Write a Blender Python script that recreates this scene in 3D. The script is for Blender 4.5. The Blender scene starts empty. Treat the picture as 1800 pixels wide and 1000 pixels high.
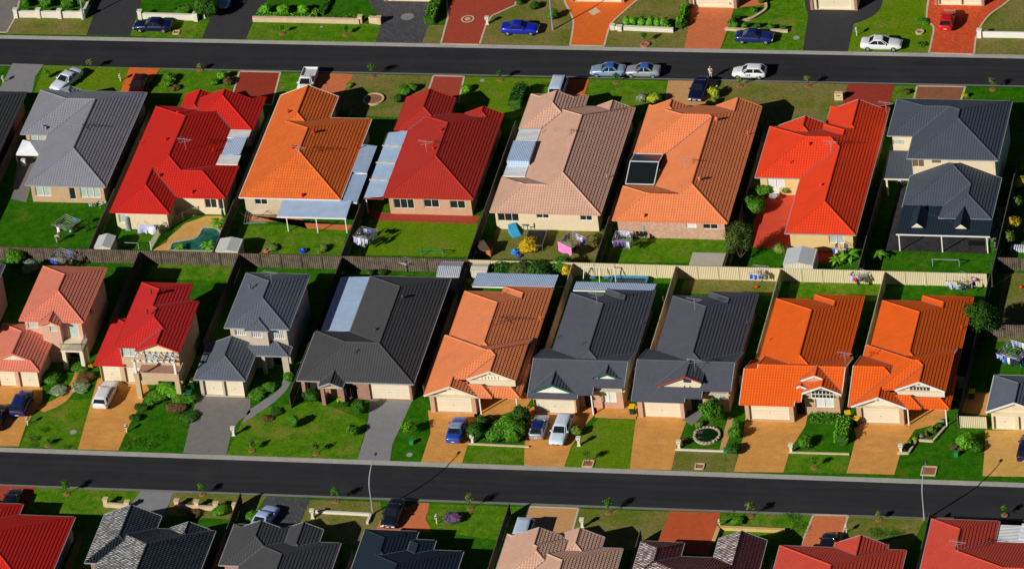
import bpy, math, random
from math import sin, cos, radians, pi, sqrt, atan2, hypot
from mathutils import Vector, noise
sc = bpy.context.scene
# ------------------------------------------------------------------ camera, sky, sun, exposure
YAW, PIT, ROLL, FPX, S0 = radians(15.46), radians(34.43), radians(7.28), 10877., 15.7
FW = Vector((-sin(YAW)*cos(PIT), cos(YAW)*cos(PIT), -sin(PIT)))
RT = Vector((cos(YAW), sin(YAW), 0)); UP = RT.cross(FW)
CR = RT*cos(ROLL) - UP*sin(ROLL); CU = RT*sin(ROLL) + UP*cos(ROLL)
CP = -FW*(FPX/S0)
cd = bpy.data.cameras.new('camera'); cam = bpy.data.objects.new('camera', cd); sc.collection.objects.link(cam)
from mathutils import Matrix
m3 = Matrix((CR, CU, -FW)).transposed(); cam.matrix_world = Matrix.Translation(CP) @ m3.to_4x4()
cd.sensor_width = 36; cd.lens = FPX/1800*36; cd.clip_start = 10; cd.clip_end = 3000
sc.camera = cam
SUN_AZ, SUN_EL = radians(52), radians(28.5)          # shadows fall towards SUN_AZ (from +X)
w = bpy.data.worlds.new("World"); sc.world = w; w.use_nodes = True
nt = w.node_tree; sky = nt.nodes.new('ShaderNodeTexSky'); sky.sky_type = 'NISHITA'; sky.sun_disc = False
sky.sun_elevation = SUN_EL; sky.sun_rotation = math.atan2(-cos(SUN_AZ), -sin(SUN_AZ))
sky.air_density = .3; sky.dust_density = .05; sky.ozone_density = 2.
nt.links.new(sky.outputs[0], nt.nodes['Background'].inputs[0]); nt.nodes['Background'].inputs[1].default_value = 0.05
sd = bpy.data.lights.new('sun', 'SUN'); sd.energy = 5.0; sd.angle = radians(0.5); sd.color = (1, .95, .87)
so = bpy.data.objects.new('sun', sd); sc.collection.objects.link(so)
sdir = Vector((cos(SUN_AZ)*cos(SUN_EL), sin(SUN_AZ)*cos(SUN_EL), -sin(SUN_EL)))
so.rotation_euler = sdir.to_track_quat('-Z', 'Y').to_euler(); so.location = (-60, -80, 80)
sc.view_settings.view_transform = 'Standard'; sc.view_settings.look = 'None'
sc.view_settings.exposure = -0.05; sc.view_settings.gamma = 1; sc.view_settings.use_curve_mapping = False

# ------------------------------------------------------------------ from surveyed photo points to metres
def P(u, v, z=0.):
    d = FW*FPX + CR*(u-900) - CU*(v-500); t = (z-CP.z)/d.z; return CP + d*t
def PY(u, v, y):
    d = FW*FPX + CR*(u-900) - CU*(v-500); t = (y-CP.y)/d.y; return CP + d*t
def G(pts, z=0.): return [tuple(P(u, v, z)[:2]) for u, v in pts]
def PH(ub, vb, vt):                                   # height of an upright whose foot is (ub,vb) and top row vt
    return (vb-vt)/13.1

# ------------------------------------------------------------------ mesh helpers
C = sc.collection
class MB:
    def __init__(s): s.v = []; s.f = []
    def poly(s, pts):
        n = len(s.v); s.v += [tuple(p) for p in pts]; s.f.append(tuple(range(n, n+len(pts)))); return s
    def add(s, v, f):
        n = len(s.v); s.v += [tuple(p) for p in v]; s.f += [tuple(i+n for i in q) for q in f]; return s
    def box(s, x0, y0, z0, x1, y1, z1):
        return s.add([(x0,y0,z0),(x1,y0,z0),(x1,y1,z0),(x0,y1,z0),(x0,y0,z1),(x1,y0,z1),(x1,y1,z1),(x0,y1,z1)],
              [(0,3,2,1),(4,5,6,7),(0,1,5,4),(1,2,6,5),(2,3,7,6),(3,0,4,7)])
    def bar(s, a, b, w, h=None, up=(0,0,1)):
        a = Vector(a); b = Vector(b); d = (b-a).normalized(); h = h or w
        u = Vector(up); r = d.cross(u)
        if r.length < 1e-3: r = d.cross(Vector((0,1,0)))
        r.normalize(); u = r.cross(d).normalized()
        o = [a+r*i*w/2+u*j*h/2 for i, j in ((-1,-1),(1,-1),(1,1),(-1,1))]; o += [p+(b-a) for p in o]
        return s.add(o, [(0,1,2,3),(7,6,5,4),(0,4,5,1),(1,5,6,2),(2,6,7,3),(3,7,4,0)])
    def cyl(s, a, b, r0, r1=None, n=8, cap=True):
        a = Vector(a); b = Vector(b); r1 = r0 if r1 is None else r1; d = (b-a).normalized()
        q = d.orthogonal().normalized(); p = d.cross(q); v = []
        for c, r in ((a, r0), (b, r1)):
            v += [c+q*cos(2*pi*i/n)*r+p*sin(2*pi*i/n)*r for i in range(n)]
        f = [(i, (i+1) % n, n+(i+1) % n, n+i) for i in range(n)]
        if cap: f += [tuple(range(n-1, -1, -1)), tuple(range(n, 2*n))]
        return s.add(v, f)
    def ball(s, c, r, sz=(1,1,1), n=8, m=5, jit=0):
        v = []; f = []
        for j in range(m+1):
            for i in range(n):
                t = pi*j/m; k = r*(1+random.uniform(-jit, jit))
                v.append((c[0]+k*sz[0]*sin(t)*cos(2*pi*i/n), c[1]+k*sz[1]*sin(t)*sin(2*pi*i/n), c[2]+k*sz[2]*cos(t)))
        for j in range(m):
            for i in range(n): f.append((j*n+i, (j+1)*n+i, (j+1)*n+(i+1) % n, j*n+(i+1) % n))
        return s.add(v, f)
    def lathe(s, prof, c=(0,0,0), n=12):
        v = []; f = []
        for r, z in prof: v += [(c[0]+r*cos(2*pi*i/n), c[1]+r*sin(2*pi*i/n), c[2]+z) for i in range(n)]
        for j in range(len(prof)-1):
            for i in range(n): f.append((j*n+i, j*n+(i+1) % n, (j+1)*n+(i+1) % n, (j+1)*n+i))
        f.append(tuple(range((len(prof)-1)*n, len(prof)*n)))
        return s.add(v, f)
    def prism(s, pts, z0, z1):
        a = sum(pts[i][0]*pts[(i+1) % len(pts)][1]-pts[(i+1) % len(pts)][0]*pts[i][1] for i in range(len(pts)))
        if a < 0: pts = pts[::-1]
        n = len(pts); v = [(x, y, z0) for x, y in pts]+[(x, y, z1) for x, y in pts]
        return s.add(v, [tuple(range(n-1, -1, -1)), tuple(range(n, 2*n))]+[(i, (i+1) % n, n+(i+1) % n, n+i) for i in range(n)])
    def build(s, name, mat, parent=None, smooth=False, uv=True, loc=None):
        me = bpy.data.meshes.new(name); me.from_pydata(s.v, [], s.f)
        if uv and len(s.f) < 60000:
            ul = me.uv_layers.new(name='UVMap').data; co = me.vertices; Z = Vector((0,0,1)); k = 0
            for p in me.polygons:
                n = p.normal
                if n.length < .5: n = Z
                if abs(n.z) > .985: t = Vector((1,0,0)); b = Vector((0,1,0))
                else: t = Z.cross(n).normalized(); b = n.cross(t)
                for li in p.loop_indices:
                    c = co[me.loops[li].vertex_index].co; ul[li].uv = (c.dot(t), c.dot(b))
        for mm in (mat if isinstance(mat, (list, tuple)) else [mat]): me.materials.append(mm)
        if smooth: me.polygons.foreach_set('use_smooth', [True]*len(me.polygons))
        o = bpy.data.objects.new(name, me); C.objects.link(o)
        if parent is not None:
            o.parent = parent
        if loc: o.location = loc
        return o
def tag(o, label=None, cat=None, group=None, kind=None):
    if label: o['label'] = label
    if cat: o['category'] = cat
    if group: o['group'] = group
    if kind: o['kind'] = kind
    return o
def thing(name, label, cat, loc=(0,0,0), rz=0, group=None):
    o = bpy.data.objects.new(name, None); C.objects.link(o); o.location = loc; o.rotation_euler = (0,0,rz)
    o.empty_display_size = .3
    return tag(o, label, cat, group)
def copy_tree(o, parent=None):
    c = o.copy(); C.objects.link(c)
    if parent is not None: c.parent = parent
    for ch in list(o.children): copy_tree(ch, c)
    return c
def struct(name, mb, mat): return tag(mb.build(name, mat), kind='structure')

# ------------------------------------------------------------------ materials
def nodes(name):
    m = bpy.data.materials.new(name); m.use_nodes = True; n = m.node_tree.nodes; l = m.node_tree.links
    return m, n, l, n['Principled BSDF']
def mixc(n, l, fac, a, b, bt='MIX'):
    x = n.new('ShaderNodeMix'); x.data_type = 'RGBA'; x.blend_type = bt
    for s, v in ((x.inputs[0], fac), (x.inputs[6], a), (x.inputs[7], b)):
        if isinstance(v, bpy.types.NodeSocket): l.new(v, s)
        elif isinstance(v, (tuple, list)): s.default_value = (*v[:3], 1)
        else: s.default_value = v
    return x.outputs[2]
def noi(n, l, vec, scale, detail=3, rough=.6):
    t = n.new('ShaderNodeTexNoise'); t.inputs['Scale'].default_value = scale; t.inputs['Detail'].default_value = detail
    t.inputs['Roughness'].default_value = rough
    if vec is not None: l.new(vec, t.inputs['Vector'])
    return t.outputs[0]
def ramp(n, l, x, a, b, va=0., vb=1.):
    r = n.new('ShaderNodeMapRange'); l.new(x, r.inputs[0])
    for i, v in enumerate((a, b, va, vb)): r.inputs[i+1].default_value = v
    return r.outputs[0]
def math_(n, l, op, a, b=None):
    x = n.new('ShaderNodeMath'); x.operation = op
    for i, v in enumerate((a, b)):
        if v is None: continue
        if isinstance(v, bpy.types.NodeSocket): l.new(v, x.inputs[i])
        else: x.inputs[i].default_value = v
    return x.outputs[0]
def geo(n): return n.new('ShaderNodeNewGeometry').outputs['Position']
def uvn(n): return n.new('ShaderNodeUVMap').outputs[0]
def bump(n, l, h, strength, dist, bs):
    b = n.new('ShaderNodeBump'); l.new(h, b.inputs['Height']); b.inputs['Strength'].default_value = strength
    b.inputs['Distance'].default_value = dist; l.new(b.outputs[0], bs.inputs['Normal'])
_c = {}
def plain(name, col, rough=.7, var=.12, scale=1.5, metal=0, spec=.3, bmp=0):
    k = ('p', name)
    if k in _c: return _c[k]
    m, n, l, b = nodes(name); b.inputs['Roughness'].default_value = rough; b.inputs['Metallic'].default_value = metal
    b.inputs['Specular IOR Level'].default_value = spec
    g = geo(n); f = noi(n, l, g, scale, 5, .7); f = ramp(n, l, f, .3, .7)
    l.new(mixc(n, l, f, [c*(1-var) for c in col], [min(1, c*(1+var)) for c in col]), b.inputs['Base Color'])
    if bmp: bump(n, l, noi(n, l, g, scale*12, 3), .5, bmp, b)
    _c[k] = m; return m
def tile(name, col, rough=.75, var=.10, rib=.026, grid=.0, spec=.12):
    m, n, l, b = nodes(name); b.inputs['Specular IOR Level'].default_value = spec; b.inputs['Roughness'].default_value = rough
    uv = uvn(n); mp = n.new('ShaderNodeMapping'); l.new(uv, mp.inputs[0]); mp.inputs['Scale'].default_value = (1/.30, 1/.36, 1)
    sx = n.new('ShaderNodeSeparateXYZ'); l.new(mp.outputs[0], sx.inputs[0])
    fl = n.new('ShaderNodeVectorMath'); fl.operation = 'FLOOR'; l.new(mp.outputs[0], fl.inputs[0])
    wn = n.new('ShaderNodeTexWhiteNoise'); wn.noise_dimensions = '2D'; l.new(fl.outputs[0], wn.inputs[0])
    var *= .45; c1 = mixc(n, l, wn.outputs[0], [c*(1-var) for c in col], [min(1, c*(1+var)) for c in col])
    g = geo(n); f = ramp(n, l, noi(n, l, g, .45, 6, .75), .35, .7)      # weathering
    c2 = mixc(n, l, math_(n, l, 'MULTIPLY', f, .40), c1, [c*.62+.012 for c in col])
    ms = n.new('ShaderNodeMapping'); l.new(uv, ms.inputs[0]); ms.inputs['Scale'].default_value = (2.2, .22, 1)
    st = ramp(n, l, noi(n, l, ms.outputs[0], 1.3, 4, .7), .5, .8, 0, .22); c2 = mixc(n, l, st, c2, [c*.5+.01 for c in col])
    f2 = ramp(n, l, noi(n, l, g, 5, 3, .7), .58, .75)
    c2 = mixc(n, l, math_(n, l, 'MULTIPLY', f2, .22), c2, (.05, .05, .045))
    if rough < .5: l.new(ramp(n, l, wn.outputs[0], 0, 1, rough-.02, rough+.18), b.inputs['Roughness'])
    if grid:
        fr = math_(n, l, 'FRACT', sx.outputs[1]); e = ramp(n, l, fr, 0, .22, 1, 0)
        c2 = mixc(n, l, math_(n, l, 'MULTIPLY', e, grid), c2, [c*.4 for c in col])
    l.new(c2, b.inputs['Base Color'])
    s = math_(n, l, 'SINE', math_(n, l, 'MULTIPLY', sx.outputs[0], 2*pi)); s = math_(n, l, 'ABSOLUTE', math_(n, l, 'MULTIPLY', math_(n, l, 'ADD', s, 1.), .5))
    s = math_(n, l, 'POWER', s, .6)
    bump(n, l, s, 1., rib, b); return m
def brick(name, c1, c2, mortar=(.5,.46,.4), sx=1., bw=.24, rh=.086):
    k = ('b', name)
    if k in _c: return _c[k]
    m, n, l, b = nodes(name); b.inputs['Roughness'].default_value = .9; b.inputs['Specular IOR Level'].default_value = .15
    t = n.new('ShaderNodeTexBrick'); l.new(uvn(n), t.inputs[0]); t.inputs['Scale'].default_value = 1*sx
    t.inputs['Brick Width'].default_value = bw; t.inputs['Row Height'].default_value = rh; t.inputs['Mortar Size'].default_value = .01
    t.inputs['Color1'].default_value = (*c1, 1); t.inputs['Color2'].default_value = (*c2, 1); t.inputs['Mortar'].default_value = (*mortar, 1)
    g = geo(n); f = ramp(n, l, noi(n, l, g, 1.2, 5, .7), .3, .75, .88, 1.1)
    mm = n.new('ShaderNodeVectorMath'); mm.operation = 'SCALE'; l.new(t.outputs[0], mm.inputs[0]); l.new(f, mm.inputs['Scale'])
    l.new(mm.outputs[0], b.inputs['Base Color']); _c[k] = m; return m
def ribbed(name, col, per=.2, depth=.02, axis=0, rough=.45, metal=0, var=.1, dirt=(.2,.19,.17), panel=0.):
    k = ('r', name)
    if k in _c: return _c[k]
    m, n, l, b = nodes(name); b.inputs['Roughness'].default_value = rough; b.inputs['Metallic'].default_value = metal
    b.inputs['Specular IOR Level'].default_value = .3
    sx = n.new('ShaderNodeSeparateXYZ'); l.new(uvn(n), sx.inputs[0]); a = sx.outputs[axis]
    s = math_(n, l, 'SINE', math_(n, l, 'MULTIPLY', a, 2*pi/per)); bump(n, l, s, 1., depth, b)
    g = geo(n); c = mixc(n, l, ramp(n, l, noi(n, l, g, 1.1, 5, .7), .3, .7), [x*(1-var) for x in col], [min(1, x*(1+var)) for x in col])
    c = mixc(n, l, ramp(n, l, noi(n, l, g, 2.5, 6, .8), .6, .85, 0, .45), c, dirt)
    if panel:
        fr = math_(n, l, 'FRACT', math_(n, l, 'DIVIDE', sx.outputs[1-axis] if axis else sx.outputs[0], panel))
        e = ramp(n, l, fr, 0, .03, .45, 0); c = mixc(n, l, e, c, [x*.5 for x in col])
    l.new(c, b.inputs['Base Color']); _c[k] = m; return m
def grass(name, g1, g2, dry, amt, dens=1.):
    k = ('g', name)
    if k in _c: return _c[k]
    m, n, l, b = nodes(name); b.inputs['Roughness'].default_value = 1.; b.inputs['Specular IOR Level'].default_value = .0
    g = geo(n); a = ramp(n, l, noi(n, l, g, .9, 5, .72), .38, .62); c = mixc(n, l, a, g1, g2)
    d = ramp(n, l, noi(n, l, g, .23, 6, .72), .62-amt*.3, .80-amt*.3); d2 = ramp(n, l, noi(n, l, g, 1.7, 6, .8), .35, .65, .45, 1.)
    c = mixc(n, l, math_(n, l, 'MULTIPLY', d, d2), c, dry)
    t = ramp(n, l, noi(n, l, g, 1.1, 4, .8), .56, .68); c = mixc(n, l, math_(n, l, 'MULTIPLY', t, .7*dens), c, [g1[0]*.3, g1[1]*.5, g1[2]*.6])
    t = ramp(n, l, noi(n, l, g, .5, 5, .8), .55, .7); c = mixc(n, l, math_(n, l, 'MULTIPLY', t, .4), c, [g1[0]*1.6, g1[1]*1.25, g1[2]*1.5])
    f = ramp(n, l, noi(n, l, g, 3.2, 7, .85), .3, .7, .5, 1.5)
    mm = n.new('ShaderNodeVectorMath'); mm.operation = 'SCALE'; l.new(c, mm.inputs[0]); l.new(f, mm.inputs['Scale'])
    l.new(mm.outputs[0], b.inputs['Base Color']); bump(n, l, noi(n, l, g, 6, 6, .85), 1., .12, b); _c[k] = m; return m
def paving(name, col, var=.18, bw=.23, rh=.115, mort=.75, stain=.35, rot=0.):
    k = ('v', name)
    if k in _c: return _c[k]
    m, n, l, b = nodes(name); b.inputs['Roughness'].default_value = .95; b.inputs['Specular IOR Level'].default_value = .04
    g = geo(n); mp = n.new('ShaderNodeMapping'); l.new(g, mp.inputs[0]); mp.inputs['Rotation'].default_value = (0, 0, rot)
    t = n.new('ShaderNodeTexBrick'); l.new(mp.outputs[0], t.inputs[0]); t.inputs['Scale'].default_value = 1
    t.inputs['Brick Width'].default_value = bw; t.inputs['Row Height'].default_value = rh; t.inputs['Mortar Size'].default_value = min(.02, rh*.09)
    t.inputs['Color1'].default_value = (*[c*(1-var) for c in col], 1); t.inputs['Color2'].default_value = (*[min(1, c*(1+var)) for c in col], 1)
    t.inputs['Mortar'].default_value = (*[c*mort for c in col], 1)
    f = ramp(n, l, noi(n, l, g, .5, 6, .75), .4, .75); c = mixc(n, l, math_(n, l, 'MULTIPLY', f, stain), t.outputs[0], [x*.55+.02 for x in col])
    f = ramp(n, l, noi(n, l, g, 7, 4, .8), .3, .7, .85, 1.15)
    mm = n.new('ShaderNodeVectorMath'); mm.operation = 'SCALE'; l.new(c, mm.inputs[0]); l.new(f, mm.inputs['Scale'])
    l.new(mm.outputs[0], b.inputs['Base Color']); _c[k] = m; return m
def glassy(name, col, rough=.08):
    k = ('gl', name)
    if k in _c: return _c[k]
    m, n, l, b = nodes(name); b.inputs['Base Color'].default_value = (*col, 1); b.inputs['Roughness'].default_value = rough
    b.inputs['Specular IOR Level'].default_value = .5; _c[k] = m; return m
def paint(name, col, metal=.0):
    k = ('cp', name)
    if k in _c: return _c[k]
    m, n, l, b = nodes(name); g = geo(n)
    l.new(mixc(n, l, ramp(n, l, noi(n, l, g, 3, 4), .3, .7), [c*.92 for c in col], [min(1, c*1.06) for c in col]), b.inputs['Base Color'])
    b.inputs['Roughness'].default_value = .35; b.inputs['Metallic'].default_value = metal; b.inputs['Coat Weight'].default_value = .6
    b.inputs['Coat Roughness'].default_value = .08; _c[k] = m; return m
def leafy(name, c1, c2):
    k = ('lf', name)
    if k in _c: return _c[k]
    m, n, l, b = nodes(name); b.inputs['Roughness'].default_value = .8; b.inputs['Specular IOR Level'].default_value = .12
    rn = n.new('ShaderNodeObjectInfo'); g = geo(n)
    f = ramp(n, l, noi(n, l, g, 2.2, 4, .8), .3, .7); c = mixc(n, l, f, c1, c2)
    wn = n.new('ShaderNodeTexWhiteNoise'); wn.noise_dimensions = '3D'
    sc_ = n.new('ShaderNodeVectorMath'); sc_.operation = 'SCALE'; l.new(g, sc_.inputs[0]); sc_.inputs['Scale'].default_value = 4.
    fl = n.new('ShaderNodeVectorMath'); fl.operation = 'FLOOR'; l.new(sc_.outputs[0], fl.inputs[0]); l.new(fl.outputs[0], wn.inputs[0])
    v = ramp(n, l, wn.outputs[0], 0, 1, .65, 1.4); mm = n.new('ShaderNodeVectorMath'); mm.operation = 'SCALE'; l.new(c, mm.inputs[0]); l.new(v, mm.inputs['Scale'])
    l.new(mm.outputs[0], b.inputs['Base Color']); _c[k] = m; return m

CREAM = plain('cream_render', (.72,.60,.40), var=.05, bmp=.004)
WHITE = plain('white_paint', (.78,.77,.72), var=.04)
DARKV = plain('dark_void', (.02,.02,.02)); CONC = plain('concrete', (.34,.33,.31), var=.14, scale=2.2, bmp=.01)
TRIMC = plain('cream_trim', (.74,.66,.48), var=.04); METAL = plain('dull_metal', (.35,.36,.38), .4, .06, metal=.7)
GLASS = glassy('window_glass', (.015,.022,.022)); CURT = plain('curtained_glass', (.42,.50,.46), .35, .18, 3.)
CURTW = plain('white_curtain', (.66,.68,.64), .5, .1, 4.)
GAR = ribbed('garage_door_cream', (.74,.66,.49), .42, .006, 1, .6, var=.05, dirt=(.6,.52,.38))
ASPH = plain('asphalt', (.030,.030,.033), .9, .16, .6, bmp=.006)
BLK = plain('black_plastic', (.012,.012,.013), .5); RUB = plain('rubber', (.014,.014,.014), .9)
WOOD = plain('weathered_timber', (.16,.12,.085), .9, .3, 6.); BARK = plain('bark', (.12,.085,.05), .95, .25, 8.)
SOIL = plain('red_soil', (.30,.13,.055), .95, .3, 5., bmp=.03)
# ------------------------------------------------------------------ roofs: union of hip / gable blocks
SLOPE = .43
def blk(x0, y0, x1, y1, z=2.6, g='', t=SLOPE, ext=None, zs=None, inset=.3, op=''):
    """one roof block; g lists gabled sides; ext cuts the covered area; zs overrides the eave height of a side"""
    zs = zs or {}; pl = {}
    if 'W' not in g: pl['W'] = (t, 0, zs.get('W', z)-t*x0)
    if 'E' not in g: pl['E'] = (-t, 0, zs.get('E', z)+t*x1)
    if 'S' not in g: pl['S'] = (0, t, zs.get('S', z)-t*y0)
    if 'N' not in g and 'N' not in op: pl['N'] = (0, -t, zs.get('N', z)+t*y1)
    return dict(pl=pl, ext=ext or (x0, y0, x1, y1), g=g, z=z, t=t, r=(x0, y0, x1, y1), inset=inset, cut=ext is not None)
def hclip(poly, A, B, Cc):
    out = []; n = len(poly)
    for i in range(n):
        p = poly[i]; q = poly[(i+1) % n]; a = A*p[0]+B*p[1]+Cc; b = A*q[0]+B*q[1]+Cc
        if a >= -1e-9: out.append(p)
        if (a > 1e-9 and b < -1e-9) or (a < -1e-9 and b > 1e-9):
            t = a/(a-b); out.append((p[0]+(q[0]-p[0])*t, p[1]+(q[1]-p[1])*t))
    o = []
    for p in out:
        if not o or abs(p[0]-o[-1][0])+abs(p[1]-o[-1][1]) > 1e-6: o.append(p)
    if len(o) > 1 and abs(o[0][0]-o[-1][0])+abs(o[0][1]-o[-1][1]) < 1e-6: o.pop()
    if len(o) < 3: return None
    ar = sum(o[i][0]*o[(i+1) % len(o)][1]-o[(i+1) % len(o)][0]*o[i][1] for i in range(len(o)))
    return o if abs(ar) > 1e-4 else None
def envelope(B):
    res = []
    for i, b in enumerate(B):
        for k, pk in b['pl'].items():
            x0, y0, x1, y1 = b['ext']; poly = [(x0,y0),(x1,y0),(x1,y1),(x0,y1)]
            for k2, p2 in b['pl'].items():
                if k2 != k and poly: poly = hclip(poly, p2[0]-pk[0], p2[1]-pk[1], p2[2]-pk[2])
            if not poly: continue
            ps = [poly]
            for j, c in enumerate(B):
                if j == i: continue
                X0, Y0, X1, Y1 = c['ext']; hs = [(1,0,-X0),(-1,0,X1),(0,1,-Y0),(0,-1,Y1)]; ok = True
                for p2 in c['pl'].values():
                    a, bb, cc = p2[0]-pk[0], p2[1]-pk[1], p2[2]-pk[2]
                    if abs(a)+abs(bb) < 1e-7:
                        if cc > 1e-6 or (abs(cc) <= 1e-6 and j < i): continue
                        ok = False; break
                    hs.append((a, bb, cc))
                if not ok: continue
                new = []
                for p in ps:
                    rem = p
                    for h in hs:
                        o = hclip(rem, -h[0], -h[1], -h[2])
                        if o: new.append(o)
                        rem = hclip(rem, *h)
                        if not rem: break
                ps = new
            res += [(p, pk, k, i) for p in ps]
    return res
def hfun(B):
    def h(x, y):
        best = None
        for i, b in enumerate(B):
            x0, y0, x1, y1 = b['ext']
            if x < x0 or x > x1 or y < y0 or y > y1: continue
            m = min(b['pl'].values(), key=lambda p: p[0]*x+p[1]*y+p[2]); z = m[0]*x+m[1]*y+m[2]
            if best is None or z > best[0]: best = (z, m)
        return best
    return h
def build_roof(par, B, mat, cap=None, valley=None, gut=None, barge=None, gable=None, smooth=False, course=.36, step=.042):
    cap = cap or mat; gut = gut or mat; barge = barge or gut; gable = gable or CREAM; valley = valley or METAL
    env = envelope(B); h = hfun(B); R = MB(); segs = {}
    for poly, pk, side, bi in env:
        b = B[bi]; x0, y0, x1, y1 = b['r']; t = b['t']; cw = course/sqrt(1+t*t)
        pos = {'W': lambda p: p[0]-x0, 'E': lambda p: x1-p[0], 'S': lambda p: p[1]-y0, 'N': lambda p: y1-p[1]}[side]
        nrm = {'W': (1,0,-x0), 'E': (-1,0,x1), 'S': (0,1,-y0), 'N': (0,-1,y1)}[side]
        z = lambda p: pk[0]*p[0]+pk[1]*p[1]+pk[2]
        area = sum(poly[i][0]*poly[(i+1) % len(poly)][1]-poly[(i+1) % len(poly)][0]*poly[i][1] for i in range(len(poly)))
        if area < 0: poly = poly[::-1]
        if smooth: R.poly([(p[0], p[1], z(p)) for p in poly])
        else:
            ds = [pos(p) for p in poly]; k0 = math.floor(min(ds)/cw+1e-6); k1 = math.ceil(max(ds)/cw-1e-6)
            for k in range(k0, k1):
                q = hclip(poly, nrm[0], nrm[1], nrm[2]-k*cw); q = q and hclip(q, -nrm[0], -nrm[1], -nrm[2]+(k+1)*cw)
                if not q: continue
                R.poly([(p[0], p[1], z(p)+step*(1-min(1, max(0, (pos(p)-k*cw)/cw)))) for p in q])
                lo = [p for p in q if abs(pos(p)-k*cw) < 1e-5]
                if len(lo) >= 2:
                    a, c = lo[0], lo[-1]; R.poly([(a[0],a[1],z(a)+step),(a[0],a[1],z(a)-.01),(c[0],c[1],z(c)-.01),(c[0],c[1],z(c)+step)])
        for i in range(len(poly)):
            p, q = poly[i], poly[(i+1) % len(poly)]; L = hypot(q[0]-p[0], q[1]-p[1])
            if L < .02: continue
            dx, dy = (q[0]-p[0])/L, (q[1]-p[1])/L
            ang = round(atan2(dy, dx) % pi, 3) % round(pi, 3); ux, uy = cos(ang), sin(ang)
            off = round((-uy*p[0]+ux*p[1])*20)/20
            key = (ang, off); ns = max(1, int(L/.25))
            for s in range(ns):
                a, c = (s+.5)/ns, 0; mx, my = p[0]+(q[0]-p[0])*a, p[1]+(q[1]-p[1])*a; e = .04
                l_ = h(mx-dy*e, my+dx*e); r_ = h(mx+dy*e, my-dx*e); zm = z((mx, my))
                if l_ is None or abs(l_[0]-zm) > .12 and l_[0] > zm: pass
                out = r_ is None or r_[0] < zm-.12
                if out: typ = 'edge'
                elif r_ and l_ and abs(l_[0]-zm) < .1 and abs(r_[0]-zm) < .1:
                    d = zm-(l_[0]+r_[0])/2
                    typ = 'cap' if d > .004 else 'val' if d < -.004 else None
                else: typ = None
                if typ:
                    a0, a1 = s/ns, (s+1)/ns; P0 = (p[0]+(q[0]-p[0])*a0, p[1]+(q[1]-p[1])*a0); P1 = (p[0]+(q[0]-p[0])*a1, p[1]+(q[1]-p[1])*a1)
                    u0, u1 = ux*P0[0]+uy*P0[1], ux*P1[0]+uy*P1[1]; zz = (z(P0), z(P1))
                    if u0 > u1: u0, u1 = u1, u0; zz = zz[::-1]; P0, P1 = P1, P0
                    sgn = (dx*ux+dy*uy) > 0
                    segs.setdefault((typ,)+key+((sgn, b.get('bm', '')) if typ == 'edge' else ()), []).append((u0, u1, P0, P1, zz, side if typ == 'edge' else ''))
    nroof = len(R.f); caps, vals, guts, brg = R, MB(), [], []
    for key, L in segs.items():
        L.sort(key=lambda s: (round(s[4][0], 1) if key[0] == 'edge' and abs(s[4][0]-s[4][1]) < 1e-4 else 0, s[0])); runs = []
        for s in L:
            if runs:
                r = runs[-1]; sl = (r[5]-r[4])/max(1e-6, r[1]-r[0]); ex = r[5]+sl*(s[0]-r[1])
                if s[0] < r[1]+.03 and abs(ex-s[4][0]) < .05 and abs(sl-(s[4][1]-s[4][0])/max(1e-6, s[1]-s[0])) < .03:
                    if s[1] > r[1]: r[1], r[3], r[5] = s[1], s[3], s[4][1]
                    continue
            runs.append([s[0], s[1], s[2], s[3], s[4][0], s[4][1]])
        for u0, u1, a, c, za, zc in runs:
            if u1-u0 < .12: continue
            A = Vector((*a, za)); D = Vector((*c, zc)); d = (D-A).normalized()
            if key[0] == 'cap':
                r = d.cross(Vector((0,0,1))).normalized()*.11; n = Vector((0,0,1)); k = .075
                caps.add([A-r-n*.02, A-r*.5+n*k, A+r*.5+n*k, A+r-n*.02, D-r-n*.02, D-r*.5+n*k, D+r*.5+n*k, D+r-n*.02], [(0,1,5,4),(1,2,6,5),(2,3,7,6),(3,2,1,0),(4,5,6,7)])
            elif key[0] == 'val':
                r = d.cross(Vector((0,0,1))).normalized()*.07; n = Vector((0,0,.045))
                vals.add([A-r+n, A+r+n, D+r+n, D-r+n], [(0,1,2,3)])
            else:
                sg = 1 if key[3] else -1; ux, uy = cos(key[1]), sin(key[1]); o = Vector((uy, -ux, 0))*sg
                flat = abs(za-zc) < .02
                if flat: guts.append((A+o*.04-Vector((0,0,.035)), D+o*.04-Vector((0,0,.035)), .09, .11, gut))
                else: brg.append((A+o*.03-Vector((0,0,.05)), D+o*.03-Vector((0,0,.05)), .06, .21, BM.get(key[4], barge)))
    nv = len(R.f); R.add(vals.v, vals.f); roof = R.build('roof', [mat, cap, valley], par)
    for i, p in enumerate(roof.data.polygons):
        if i >= nv: p.material_index = 2
        elif i >= nroof: p.material_index = 1
    for nm, L in (('gutter', guts), ('barge_board', brg)):
        comp = []
        for s in L:
            near = [c for c in comp if c[0][4] is s[4] and any((a-b).length < .3 for q in c for a in q[:2] for b in s[:2])]
            for c in near[1:]: near[0].extend(c); comp = [x for x in comp if x is not c]
            if near: near[0].append(s)
            else: comp.append([s])
        for c in comp:
            m = MB()
            for a, b, w_, h_, mt in c: m.bar(a, b, w_, h_)
            m.build(nm, c[0][4], roof)
    # gable walls and soffits
    gm = MB(); sf = MB()
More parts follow.
